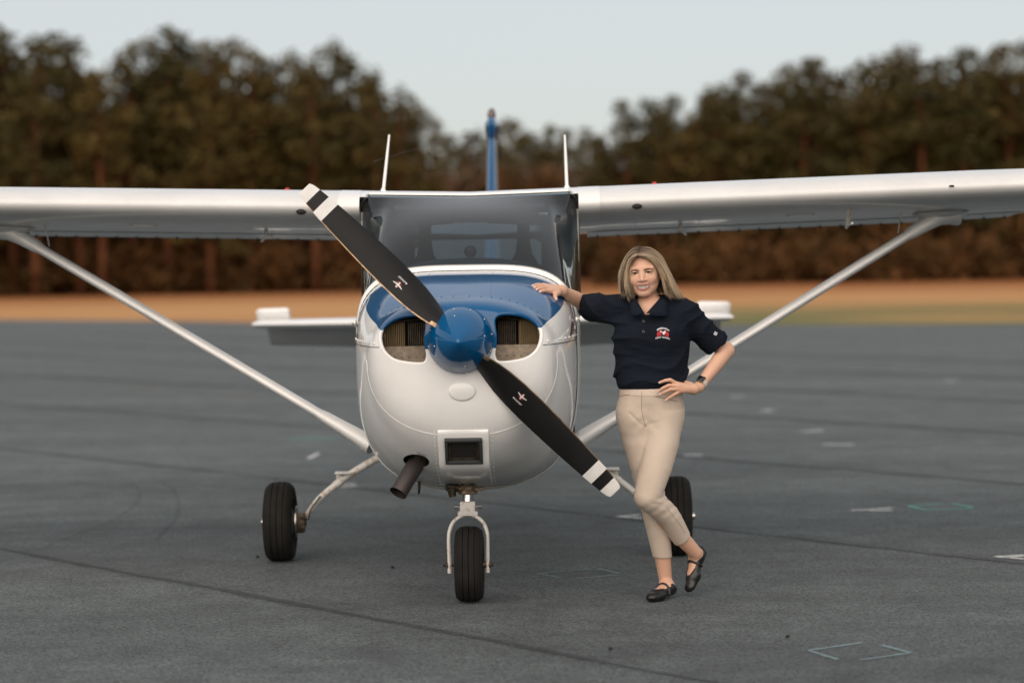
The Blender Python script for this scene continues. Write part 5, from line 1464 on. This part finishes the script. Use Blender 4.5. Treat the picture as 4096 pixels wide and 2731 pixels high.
def add_strand(pts, r, c0, c1, n_=4, c2=None):
    b0 = len(hairV); m_ = len(pts)
    g_ = tube(pts, [r * (0.55 + .45 * min(1, 6 * k / m_)) * (1 - max(0, (k / (m_ - 1) - .7) / .3) ** 1.5 * .85) for k in range(m_)], n_, caps=False)
    hairV.extend(np.array(q) for q in g_[0]); hairF.extend(tuple(i + b0 for i in q) for q in g_[1])
    for k in range(m_):
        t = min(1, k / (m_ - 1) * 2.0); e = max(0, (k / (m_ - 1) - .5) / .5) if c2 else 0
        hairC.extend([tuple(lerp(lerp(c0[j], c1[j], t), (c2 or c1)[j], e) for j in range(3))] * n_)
DARK, MID, BLOND = (.036, .023, .015), (.120, .073, .044), (.64, .49, .335)
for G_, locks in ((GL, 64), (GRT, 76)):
    for li in range(locks):
        sl = (li + hair_rg.random()) / locks; sl = sl ** 1.2; lay = hair_rg.random()
        tone = hair_rg.random(); tone = (.0 if tone < .42 else (.35 if tone < .70 else 1.0)) * (1.08 - 1.0 * lay)
        if sl < .14: tone = max(tone, .75)
        lj = Vector((hair_rg.gauss(0, .0035), hair_rg.gauss(0, .004), hair_rg.gauss(0, .003))); lsp = Vector((hair_rg.gauss(0, .013), hair_rg.gauss(0, .012), hair_rg.gauss(0, .009)))
        lcut = hair_rg.uniform(.05, 1.1); wv = hair_rg.uniform(0, 6.28); wa = hair_rg.uniform(.0010, .0055)
        for i in range(34):
            s = min(1, max(0, sl + hair_rg.gauss(0, .014)))
            a = s * 2; k0 = min(1, int(a)); t = a - k0
            base_ = [lerp(Vector(G_[k0][j]), Vector(G_[k0 + 1][j]), t) for j in range(7)]
            cx = Vector((-0.0300, 0.0200, 1.5090))
            j1 = lj + Vector((hair_rg.gauss(0, .0022), hair_rg.gauss(0, .0025), hair_rg.gauss(0, .0022)))
            sp = lsp + Vector((hair_rg.gauss(0, .003), hair_rg.gauss(0, .004), hair_rg.gauss(0, .003)))
            pts = []
            for j in range(7):
                q = base_[j] + j1 * min(1, .3 + j * .2) + sp * (j / 6) ** 1.5
                q = q + (cx - q) * (.11 * lay * (1 if j else .2)) * (1 if j < 5 else .6)
                pts.append(q)
            ct = min(1.15, max(-.5, lcut + hair_rg.gauss(0, .16)))
            pts[-1] = lerp(pts[-2], pts[-1], ct) if ct > .15 else lerp(pts[-3], pts[-2], .75 + ct * .5); pts[-2] = pts[-2] if ct > .15 else lerp(pts[-3], pts[-1], .6)
            cc = catmull(pts, 3); cc = [q + Vector((math.sin(wv + k * .42) * wa * k / 9, math.cos(wv + k * .35) * wa * k / 9, 0)) for k, q in enumerate(cc)]
            bl = min(1, max(0, tone + hair_rg.gauss(0, .16)))
            c1 = [lerp(MID[k], BLOND[k], bl) for k in range(3)]
            c0 = [lerp(DARK[k], c1[k], .10 + (.30 if s < .16 else 0)) for k in range(3)]
            add_strand(cc, hair_rg.uniform(.0006, .0011), c0, c1, 3, [q * (.38 if G_ is GL else .72) for q in c1])  # ends darkened: shade painted in along with darker under-layer hair
for i in range(420):                                  # darker hair falling behind the neck
    u = hair_rg.random()
    x0 = lerp(2500, 2690, u); 
    def PX(px, py, y): return Vector(((px - 2620) * .001153, y, 1.449 + (1090 - py) * .001153))
    top_ = Vector((-0.0387, 0.0600, 1.6409)); k_ = hair_rg.uniform(-1, 1)
    pts = [top_ + Vector((k_ * .02, .01, -.002)), Vector((-0.0213, 0.1100, 1.6129)) + Vector((k_ * .055, 0, 0)), Vector((-0.0179, 0.1250, 1.5430)) + Vector((k_ * .078, -.01 * abs(k_), 0)), Vector((-0.0149, 0.1120, 1.4732)) + Vector((k_ * .085, 0, 0)), Vector((-0.0119, 0.0980, 1.4151)) + Vector((k_ * .092, hair_rg.gauss(0, .008), hair_rg.uniform(-.012, .012)))]
    b_ = hair_rg.random()
    add_strand(catmull(pts, 3), hair_rg.uniform(.0012, .002), DARK, [lerp(.10, .26, b_), lerp(.068, .185, b_), lerp(.045, .12, b_)])
for (a, b_, c) in (((-0.1170, -0.0100, 1.5797), (-0.1523, -0.0100, 1.5284), (-0.1867, -0.0100, 1.5370)), ((-0.1407, 0.0000, 1.4994), (-0.1585, 0.0000, 1.4651), (-0.1622, 0.0000, 1.4513)), ((0.0902, 0.0000, 1.5303), (0.1136, 0.0000, 1.5530), (0.1207, 0.0000, 1.5690)), ((0.1127, 0.0000, 1.4839), (0.1414, 0.0000, 1.4788), (0.1611, 0.0000, 1.4889)), ((0.1231, 0.0000, 1.4030), (0.1519, 0.0000, 1.3980), (0.1635, 0.0000, 1.4093)), ((0.0790, 0.0000, 1.5535), (0.0951, 0.0000, 1.5487), (0.1065, 0.0000, 1.5393))):
    add_strand(catmull([a, b_, c], 6), .00028, MID, MID, 3)
for i in range(110):                                  # single flyaway hairs round the outline
    G_ = hair_rg.choice((GL, GRT)); s = hair_rg.uniform(.2, .8); a = s * 2; k0 = min(1, int(a)); t = a - k0
    pts = [lerp(Vector(G_[k0][j]), Vector(G_[k0 + 1][j]), t) for j in range(7)]
    w = Vector((hair_rg.uniform(.004, .030) * (-1 if G_ is GL else 1), hair_rg.gauss(0, .008), hair_rg.gauss(0, .008)))
    pts = [q + w * (j / 6) ** 1.3 for j, q in enumerate(pts)]
    add_strand(catmull(pts[:hair_rg.randint(5, 7)], 3), .00035, MID, BLOND, 3)
me = bpy.data.meshes.new("hair"); me.from_pydata([tuple(map(float, q)) for q in hairV], [], hairF)
at = me.attributes.new('col', 'FLOAT_COLOR', 'POINT'); at.data.foreach_set('color', np.concatenate([np.array(hairC), np.ones((len(hairC), 1))], 1).astype(np.float32).ravel())
link_mesh("hair", me, M_HAIR, PERSON, 180)

# ---- polo shirt
M_NAVY = mat("navy_knit", (.0075, .011, .019), .85, spec=.12, var=.2, var_scale=6, bump=.25, bump_scale=420)
n, l, b = nodes_of(M_NAVY)                      # small cloth wrinkles
_bp = [k for k in n if k.type == 'BUMP'][0]; _tc = [k for k in n if k.type == 'TEX_COORD'][0]
_mp = n.new('ShaderNodeMapping'); _mp.inputs['Rotation'].default_value = (0, rad(35), 0); _mp.inputs['Scale'].default_value = (9, 9, 34); l.new(_tc.outputs['Object'], _mp.inputs['Vector'])
_nz = n.new('ShaderNodeTexNoise'); _nz.inputs['Scale'].default_value = 1.0; _nz.inputs['Detail'].default_value = 3; _nz.inputs['Distortion'].default_value = 0.8; l.new(_mp.outputs[0], _nz.inputs['Vector'])
_b2 = n.new('ShaderNodeBump'); _b2.inputs['Strength'].default_value = 0.55; _b2.inputs['Distance'].default_value = 0.012; l.new(_nz.outputs['Fac'], _b2.inputs['Height']); l.new(_bp.outputs[0], _b2.inputs['Normal']); l.new(_b2.outputs[0], b.inputs['Normal'])
def zrow(p, hw, b_, cy): return (p[2], p[0], hw, b_, cy)
SH_ROWS = [zrow((-0.0040, 0.0000, 1.3797), .060, .050, .045), zrow((-0.0009, 0.0000, 1.3565), .125, .078, .042), zrow((0.0020, 0.0000, 1.3150), .160, .096, .034), zrow((0.0022, 0.0000, 1.2492), .174, .112, .024), zrow((0.0026, 0.0000, 1.1915), .177, .114, .018),
           zrow((0.0017, 0.0000, 1.1280), .174, .110, .012), zrow((-0.0038, 0.0000, 1.0587), .166, .110, .005), zrow((-0.0091, 0.0000, 1.0126), .159, .112, .0), zrow((-0.0105, 0.0000, 0.9918), .150, .108, .0), zrow((-0.0107, 0.0000, 0.9802), .138, .098, .0)]
R_HEM_C, R_AX = np.array((-0.2605, 0.2000, 1.3541)), None
R_S0, R_S1 = np.array((-0.1466, 0.0450, 1.3486)), np.array((-0.2890, 0.3000, 1.3583)); R_AX = (R_S1 - R_S0) / np.linalg.norm(R_S1 - R_S0)
L_S0, L_S1 = np.array((0.1592, 0.0350, 1.3267)), np.array((0.3276, 0.0800, 1.1567)); L_AX = (L_S1 - L_S0) / np.linalg.norm(L_S1 - L_S0)
L_HEM = np.array((0.3074, 0.0730, 1.1736)); R_HEM = np.array((-0.2724, 0.2680, 1.3564))
def folds(p):
    """drape creases: soft ridges that run from the raised arm across the body and gather above the hem"""
    x, y, z = p[..., 0], p[..., 1], p[..., 2]
    a = np.sin((x * .55 + z * .85) * 36 + 2.2 * np.sin((x * .8 - z * .5) * 13)); m1 = np.clip((z - 1.10) / .12, 0, 1) * np.clip((.02 - x) / .16, 0, 1)
    b_ = np.sin((z * .9 - x * .42) * 38 + 2.0 * np.sin(x * 15 + z * 6)); m2 = np.clip((1.20 - z) / .14, 0, 1) * np.clip((z - .985) / .03, 0, 1)
    c = np.sin((x * .7 - z * .7) * 42 + 1.5 * np.sin(z * 21)); m3 = np.clip((x - .10) / .1, 0, 1) * np.clip((z - 1.12) / .1, 0, 1)
    e = np.sin(x * 34 + 1.3 * np.sin(z * 19)) * .6
    rg_ = lambda q: (1 - np.abs(q)) ** 1.6
    return -(.0105 * rg_(a) * m1 + .0110 * rg_(b_) * m2 + .0090 * rg_(c) * m3) + .0022 * e + .0015
def shirt_sdf(p):
    d = d_stack(p, SH_ROWS)
    d = smin(d, d_ellipsoid(p, (-0.0532, -0.0600, 1.2289), (.058, .050, .060)), .05); d = smin(d, d_ellipsoid(p, (0.0547, -0.0600, 1.2272), (.058, .050, .060)), .05)
    d = smin(d, d_chain(p, [(-0.0303, 0.0450, 1.3862), (-0.1168, 0.0550, 1.3757), (-0.1857, 0.0750, 1.3625)], [.040, .050, .056]), .035)
    d = smin(d, d_chain(p, [(0.0275, 0.0450, 1.3829), (0.1026, 0.0450, 1.3655), (0.1735, 0.0400, 1.3298)], [.040, .050, .056]), .035)
    rs = np.maximum(d_capsule(p, R_S0, R_S1, .064, .068), (p - R_HEM) @ R_AX); rs = np.maximum(rs, -np.maximum(d_capsule(p, R_S0, R_S1 + R_AX * .1, .051, .055), -((p - R_HEM) @ R_AX) - .025))
    ls = np.maximum(d_capsule(p, L_S0, L_S1, .062, .064), (p - L_HEM) @ L_AX); ls = np.maximum(ls, -np.maximum(d_capsule(p, L_S0, L_S1 + L_AX * .1, .050, .0515), -((p - L_HEM) @ L_AX) - .025))
    d = smin(d, rs, .028); d = smin(d, ls, .028)
    # neck opening with a V at the throat
    nk = d_capsule(p, (-0.0088, 0.0200, 1.4510), (-0.0072, 0.0300, 1.3606), .056, .048)
    vee = d_ellipsoid(p, (-0.0236, -0.0600, 1.3776), (.036, .06, .052))
    d = smax(d, -nk, .006); d = smax(d, -vee, .006)
    return d + folds(p)
lo, hi = bounds([R_HEM, L_HEM, (0.0032, 0.1200, 1.4029), (-0.0169, -0.1300, 0.9852), (0.3543, 0.1000, 1.1998)], .075)
v, f = surface(shirt_sdf, lo, hi, .0048)
SHIRT = np_mesh("polo_shirt", v, f, M_NAVY, PERSON)
SB = bvh_of(SHIRT)
def on_shirt(p, off=.001):
    h = SB.ray_cast(Vector((p[0], -.6, p[2])), Vector((0, 1, 0))); return (h[0] if h[0] is not None else Vector(p)) + Vector((0, -off, 0))
# collar leaves folded over the neckline, two sides
M_COLLAR = mat("navy_rib", (.0080, .0115, .0195), .85, spec=.10, bump=.3, bump_scale=300)
for s, top_, low_ in ((-1, [(-0.0344, -0.1000, 1.3340), (-0.0579, -0.0580, 1.3770), (-0.0645, -0.0150, 1.3993), (-0.0517, 0.0500, 1.4107), (-0.0057, 0.0850, 1.4129)], [(-0.0657, -0.1050, 1.3243), (-0.0968, -0.0880, 1.3301), (-0.1005, -0.0350, 1.3703), (-0.0863, 0.0600, 1.3868), (-0.0043, 0.1150, 1.3845)]),
                      (1, [(-0.0287, -0.1000, 1.3339), (0.0081, -0.0650, 1.3715), (0.0366, -0.0180, 1.4001), (0.0386, 0.0500, 1.4105), (-0.0057, 0.0850, 1.4129)], [(-0.0065, -0.1080, 1.3223), (0.0678, -0.0900, 1.3219), (0.0788, -0.0350, 1.3675), (0.0714, 0.0600, 1.3866), (-0.0043, 0.1150, 1.3845)])):
    T_, L_ = catmull(top_, 6), [lerp(Vector(low_[k]), Vector(low_[k + 1]), m_ / 6) for k in range(4) for m_ in range(6)] + [Vector(low_[-1])]; rows_ = []
    for k in range(5):
        q = k / 4
        rows_.append([lerp(a, b_, q) + Vector((s * .004 * math.sin(math.pi * q), -.010 * math.sin(math.pi * q) - .006, .008 * math.sin(math.pi * q))) for a, b_ in zip(T_, L_)])
    for r_ in rows_[1:]:
        for k, q in enumerate(r_):
            h = SB.ray_cast(Vector((q.x, -.6, q.z)), Vector((0, 1, 0)))
            if h[0] is not None and q.y > h[0].y - .006 and q.y < .02: q.y = h[0].y - .006
    back = [[q + Vector((0, .004, -.001)) for q in r_] for r_ in reversed(rows_)]
    rings_ = [[r_[k] for r_ in rows_ + back] for k in range(len(T_))]
    obj("collar", loft(rings_), M_COLLAR, SHIRT, 60)
M_BTN = mat("shirt_button", (.16, .16, .17), .3)
obj("placket", loft([[on_shirt((-0.0580, 0.0000, 1.3159), .0025), on_shirt((-0.0199, 0.0000, 1.3176), .0025)], [on_shirt((-0.0573, 0.0000, 1.2790), .0025), on_shirt((-0.0204, 0.0000, 1.2784), .0025)], [on_shirt((-0.0568, 0.0000, 1.2374), .0025), on_shirt((-0.0210, 0.0000, 1.2369), .0025)]], caps=False, closed=False), M_NAVY, SHIRT, None)
for q in ((-0.0398, 0.0000, 1.2983), (-0.0427, 0.0000, 1.2522)):
    c = on_shirt(q, .0045); obj("button", closed_tube([c + Vector((.0048 * math.cos(t), 0, .0048 * math.sin(t))) for t in np.linspace(0, 6.283, 15)[:-1]], .0013, 6), M_BTN, SHIRT, 60)
# sleeve hems
for c, ax, r in ((R_HEM - R_AX * .022, R_AX, .0645), (L_HEM - L_AX * .022, L_AX, .0622)):
    u = Vector(ax).orthogonal().normalized(); w = Vector(ax).cross(u)
    pts = []
    for t in np.linspace(0, 6.283, 41)[:-1]:
        d_ = u * math.cos(t) + w * math.sin(t); h = SB.ray_cast(Vector(c) + d_ * .12, -d_); pts.append((h[0] if h[0] is not None else Vector(c) + d_ * r) + d_ * .0006)
    obj("hem_seam", closed_tube(pts, .0013, 5), M_COLLAR, SHIRT)
# chest emblem: arched words, two chequered flags and a small aeroplane
M_THW = mat("white_thread", (.72, .72, .74), .7, bump=.3, bump_scale=900); M_THR = mat("red_thread", (.48, .012, .022), .65, bump=.3, bump_scale=900)
LOGO = on_shirt((0.0472, 0.0000, 1.2450), 0.0)
TILT = rad(-4)
LFR = Matrix(((math.cos(TILT), -math.sin(TILT), 0, LOGO.x), (0, 0, 0, 0), (math.sin(TILT), math.cos(TILT), 0, LOGO.z), (0, 0, 0, 1)))
def arch_text(s, size, R_, y0, bold, sx_=1.0):
    g_ = text_geo(s, size, bold); V = []
    for x, y, z in g_[0]:
        a = x * sx_ / R_; V.append(((R_ + y) * math.sin(a), y0 + (R_ + y) * math.cos(a) - R_, 0))
    return V, g_[1]
def fine(geo, it=1):
    me = bpy.data.meshes.new("t"); me.from_pydata([tuple(q) for q in geo[0]], [], geo[1]); bm = bmesh.new(); bm.from_mesh(me); bmesh.ops.triangulate(bm, faces=bm.faces)
    for _ in range(it): bmesh.ops.subdivide_edges(bm, edges=[e for e in bm.edges if e.calc_length() > .004], cuts=1)
    bmesh.ops.triangulate(bm, faces=bm.faces); bm.verts.index_update()
    g_ = [tuple(q.co) for q in bm.verts], [tuple(q.index for q in fc.verts) for fc in bm.faces]; bm.free(); bpy.data.meshes.remove(me); return g_
obj("lettering", project(fine(arch_text("SPEEDWAY", .0100, .036, .0175, .00030, 1.12)), SB, LFR, .0022), M_THW, SHIRT, None)
obj("lettering", project(fine(arch_text("FLIGHT TRAINING", .0098, .075, -.0235, .00026, .80)), SB, LFR, .0022), M_THW, SHIRT, None)
sq, sq2 = [], []
for s in (1, -1):
    for i in range(5):
        for j in range(5):
            x0 = .004 + i * .0046; sag = .010 * (i / 4) ** 1.3
            y0 = .0125 - j * .0044 - sag * (1 if j < 4 else 1.15)
            quad = flat_poly([(s * x0, y0), (s * (x0 + .0046), y0 - .0022), (s * (x0 + .0046), y0 - .0066), (s * x0, y0 - .0044)])
            (sq if (i + j) % 2 == 0 or i == 4 or j == 0 else sq2).append(quad)
M_THR2 = mat("dark_red_thread", (.20, .010, .016), .7)
obj("flag_checks", project(join(*sq), SB, LFR, .0020), M_THR, SHIRT, None); obj("flag_checks", project(join(*sq2), SB, LFR, .0020), M_THR2, SHIRT, None)
pl = join(flat_poly([(-.0145, .0085), (-.0125, .0035), (-.004, .0035), (.001, -.008), (.006, -.009), (.0055, -.0035), (.012, -.0005), (.0115, .003), (.0085, .0035), (.0125, .0105), (.008, .0105), (.002, .0045), (-.007, .0055), (-.0095, .0095)]))
obj("emblem", project(fine(pl), SB, LFR, .0027), M_THW, SHIRT, None)
ec = Vector((0.2974, 0.0000, 1.2342)); h = SB.ray_cast(Vector((ec.x, -.6, ec.z)), Vector((0, 1, 0)))
if h[0] is not None:
    c = h[0]; EF = Matrix(((math.cos(.5), math.sin(.5), 0, c.x), (0, 0, 0, 0), (-math.sin(.5), math.cos(.5), 0, c.z), (0, 0, 0, 1)))
    sqf = [flat_poly([(-.0075 + a, -.0075 + b_), (-.0075 + a + w_, -.0075 + b_), (-.0075 + a + w_, -.0075 + b_ + h_), (-.0075 + a, -.0075 + b_ + h_)]) for a, b_, w_, h_ in ((0, 0, .015, .0022), (0, .0128, .015, .0022), (0, .0022, .0022, .0106), (.0128, .0022, .0022, .0106))]
    obj("sleeve_mark", project(join(*sqf, arc_band(.0018, .0042, 0, 360, 16)), SB, EF, .0025), M_THW, SHIRT, None)

# ---- trousers
M_BEIGE = mat("beige_twill", (.61, .51, .425), .8, spec=.2, var=.10, var_scale=9, bump=.18, bump_scale=520)
TR_ROWS = [zrow((-0.0071, 0.0000, 0.9917), .143, .104, .0), zrow((-0.0063, 0.0000, 0.9605), .146, .110, .0), zrow((-0.0068, 0.0000, 0.9258), .149, .108, .002), zrow((-0.0085, 0.0000, 0.8854), .146, .098, .004), zrow((-0.0092, 0.0000, 0.8333), .132, .086, .006), zrow((-0.0122, 0.0000, 0.7871), .11, .066, .008), zrow((-0.0126, 0.0000, 0.7582), .07, .04, .008)]
def tr_fold(p):
    x, y, z = p[..., 0], p[..., 1], p[..., 2]
    kn = np.exp(-((z - .475) / .05) ** 2) * np.sin((z * .95 + x * .3) * 190) * np.clip((x + .03) / .06, 0, 1)
    kb = np.exp(-((z - .43) / .04) ** 2) * np.sin((z * .8 - x * .6) * 150)
    cr = np.exp(-((z - .83) / .05) ** 2 - ((x + .045) / .07) ** 2) * np.sin((z * .75 + abs(x + .04) * .65) * 130)
    wv = .6 * np.sin(z * 26 + 2 * np.sin(x * 19)) * np.sin(x * 30 + z * 9)
    return .0014 * kn + .0013 * kb + .0018 * cr + .0010 * wv
def trousers_sdf(p):
    d = d_stack(p, TR_ROWS)
    d1 = d_chain(p, [(-0.0711, 0.0040, 0.8572), (-0.0515, 0.0100, 0.7464), (-0.0316, 0.0200, 0.6409), S_KNEE, (0.0188, 0.0750, 0.3553), (0.0455, 0.1100, 0.1845)], [.087, .088, .080, .062, .058, .0435])
    d2 = d_chain(p, [(0.0464, -0.0020, 0.8557), (0.0350, -0.0300, 0.7366), (0.0076, -0.0580, 0.6297), F_KNEE, (0.0677, -0.0050, 0.3958), (0.1369, 0.0800, 0.2769)], [.092, .085, .0765, .0625, .0530, .0450])
    d1 = np.maximum(d1, (np.array((0.0455, 0.1100, 0.1881))[2] - p[..., 2]) * .98 + (p[..., 0] - .04) * -.06)
    ax = np.array(F_HEM) - np.array(F_KNEE); ax /= np.linalg.norm(ax); d2 = np.maximum(d2, (p - np.array((0.1344, 0.0760, 0.2798))) @ ax)
    d = smin(d, np.minimum(d1, d2), .03)
    lo_ = np.minimum(d1, d2)
    dd = np.where(p[..., 2] > .86, smin(smin(d_stack(p, TR_ROWS), d1, .04), d2, .04), np.minimum(smin(d_stack(p, TR_ROWS), d1, .02), smin(d_stack(p, TR_ROWS), d2, .02)))
    k = np.clip((p[..., 2] - .80) / .08, 0, 1); dd = smin(d_stack(p, TR_ROWS), smin(d1, d2, .003), .05)
    # hollow hems
    h1 = np.maximum(d_capsule(p, (0.0323, 0.0900, 0.2481), (0.0514, 0.1180, 0.1506), .0410, .0410), p[..., 2] - (np.array((0.0455, 0.1100, 0.1881))[2] + .03))
    h2 = np.maximum(d_capsule(p, F_HEM, F_ANK, .0420, .0420), -((p - np.array((0.1344, 0.0760, 0.2798))) @ ax + .03))
    for cr_, w_, a_ in (([(-0.0399, -0.0900, 0.8135), (-0.0676, -0.1000, 0.8353), (-0.1078, -0.0900, 0.8754)], .006, .0045), ([(-0.0353, -0.0900, 0.8157), (-0.0173, -0.1000, 0.8299), (0.0279, -0.1100, 0.8368)], .007, .0035), ([(-0.0423, -0.0900, 0.8055), (-0.0489, -0.0600, 0.7056), (-0.0645, -0.0700, 0.6146)], .006, .004),
                       ([(-0.0239, -0.1300, 0.4794), (0.0237, -0.1000, 0.4837), (0.0587, -0.0600, 0.5022)], .005, .0035), ([(-0.0126, -0.1300, 0.4678), (0.0355, -0.0900, 0.4630), (0.0670, -0.0500, 0.4746)], .005, .003), ([(-0.0474, -0.0200, 0.4108), (-0.0188, -0.0200, 0.3895), (0.0098, -0.0200, 0.3717)], .006, .003), ([(0.0452, -0.1200, 0.8921), (0.0865, -0.1000, 0.8902), (0.1366, -0.0400, 0.8949)], .006, .0025)):
        q_ = p.copy(); c_ = [np.array(t) * np.array((1, .25, 1)) for t in cr_]; q_[..., 1] *= .25
        dd = dd + a_ * np.exp(-(np.maximum(d_chain(q_, c_, [0, 0, 0]), 0) / w_) ** 2)
    return dd + tr_fold(p)
lo, hi = bounds([(-0.0002, 0.1200, 0.9887), (-0.0144, -0.1300, 1.0023), S_HEM, F_HEM, F_KNEE, (-0.1842, 0.0000, 0.8766), (0.1680, 0.0000, 0.8710)], .07)
v, f = surface(trousers_sdf, lo, hi, .0050)
TROU = np_mesh("trousers", v, f, M_BEIGE, PERSON)
TB = bvh_of(TROU)
def on_tr(p, off=.0003):
    h = TB.ray_cast(Vector((p[0], -.6, p[2])), Vector((0, 1, 0))); return (h[0] if h[0] is not None else Vector(p)) + Vector((0, -off, 0))
M_SEAM = mat("seam_shadow_thread", (.20, .145, .10), .9)
def seam(name, pts, r=.0011):
    pp = [on_tr(q) for q in catmull(pts, 5)]; obj(name, tube(pp, r, 5), M_SEAM, TROU)
seam("fly_seam", [(-0.0534, 0.0000, 0.9786), (-0.0541, 0.0000, 0.9324), (-0.0545, 0.0000, 0.8977), (-0.0482, 0.0000, 0.8571), (-0.0372, 0.0000, 0.8164)], .0010)
seam("pocket_welt", [(-0.1578, 0.0000, 0.9456), (-0.1461, 0.0000, 0.9558), (-0.1079, 0.0000, 0.9644)], .0014)
seam("pocket_welt", [(0.0040, 0.0000, 0.9557), (0.0592, 0.0000, 0.9433), (0.1110, 0.0000, 0.9275)], .0014)
seam("waist_seam", [(-0.1483, 0.0000, 0.9639), (-0.0791, 0.0000, 0.9582), (-0.0099, 0.0000, 0.9560), (0.0363, 0.0000, 0.9564)], .0006)
seam("side_seam", [(0.0548, 0.0000, 0.4442), (0.0866, 0.0000, 0.3996), (0.1230, 0.0000, 0.3503), (0.1456, 0.0000, 0.3093)], .0009)

# ---- shoes
M_SHOE = mat("black_leather", (.010, .010, .011), .34, spec=.5, bump=.08, bump_scale=120)
def shoe_fn(heel, fr):
    def fn(p):
        q = foot_local(p, heel, fr)
        d = foot_sdf(q, .0035)
        toe = d_ellipsoid(q, (.205, .001, .017), (.034, .030, .0175)); d = smin(d, toe, .014)
        heelc = d_ellipsoid(q, (.018, 0, .040), (.024, .028, .036)); d = smin(d, heelc, .012)
        d = np.maximum(d, -q[..., 2] - .008)
        inner_ = foot_sdf(q, .0005)
        op = d_ellipsoid(q, (.088, 0, .058), (.078, .0305, .040)); d = np.maximum(d, -op)
        d = np.maximum(d, np.where(q[..., 0] < .075, q[..., 2] - .062, q[..., 2] - .05))
        return d
    return fn
for heel, toe, fr in ((S_HEEL, S_TOE, SF), (F_HEEL, F_TOE, FF)):
    lo, hi = bounds([heel, toe, heel + fr[2] * .05], .055)
    v, f = surface(shoe_fn(heel, fr), lo, hi, .0028)
    sh = np_mesh("shoe", v, f, M_SHOE, PERSON)
    def fl(u, v_, w): return Vector(heel + fr[0] * u / .235 * fr[3] + fr[1] * v_ + fr[2] * w)
    obj("strap", tube(catmull([fl(.100, -.040, .016), fl(.098, -.036, .040), fl(.095, -.018, .060), fl(.094, .0, .0655), fl(.095, .018, .060), fl(.098, .036, .040), fl(.100, .040, .016)], 6), .0032, 8, flat=(.55, 1.9), up=(fr[2][0], fr[2][1], fr[2][2])), M_SHOE, sh, 60)

# ---- watch, rings, bracelet
fa = (Vector(LWR) - Vector(LEL)).normalized(); wc = lerp(Vector(LWR), Vector(LEL), .10)
out_ = Vector((-.50, -.86, .10)); out_ = (out_ - fa * out_.dot(fa)).normalized(); wx = fa.cross(out_)
WR = Matrix((wx, fa, out_)).transposed()
watch = obj("wrist_watch", xform(box((0, 0, 0), (.034, .038, .0095), .004, None, 3), Matrix.Translation(wc + out_ * .0275) @ WR.to_4x4()), mat("watch_glass", (.004, .004, .005), .06, coat=1), PERSON, 40)
obj("watch_case", xform(box((0, 0, 0), (.0355, .0395, .006), .003, None, 3), Matrix.Translation(wc + out_ * .0255) @ WR.to_4x4()), M_GOLD, watch, 40)
bp_ = []
for t in np.linspace(0, 2 * math.pi, 33)[:-1]: bp_.append([wc + (out_ * math.cos(t) + wx * math.sin(t)) * r_ + fa * o_ for r_, o_ in ((.0275, -.011), (.0275, .011), (.0245, .011), (.0245, -.011))])
g_ = loft(bp_, caps=False); k0 = len(bp_) * 4
for j in range(4): g_[1].append((k0 - 4 + j, k0 - 4 + (j + 1) % 4, (j + 1) % 4, j))
obj("watch_band", g_, mat("watch_band", (.52, .47, .42), .6), watch, 50)
def finger_ring(name, a, b_, t, r, thick=.0012):
    a, b_ = Vector(a), Vector(b_); c = lerp(a, b_, t); ax = (b_ - a).normalized(); u = ax.orthogonal().normalized(); w = ax.cross(u)
    obj(name, closed_tube([c + (u * math.cos(q) + w * math.sin(q)) * r for q in np.linspace(0, 6.283, 21)[:-1]], thick, 6), M_GOLD, PERSON, 180)
finger_ring("finger_ring", LF[0][0], LF[0][1], .35, .0102)
finger_ring("finger_ring", (-0.4823, 0.0960, 1.4609), (-0.5047, 0.0640, 1.4652), .5, .0102, .0008)
finger_ring("bracelet", RWR, REL, .06, .0262, .0009)
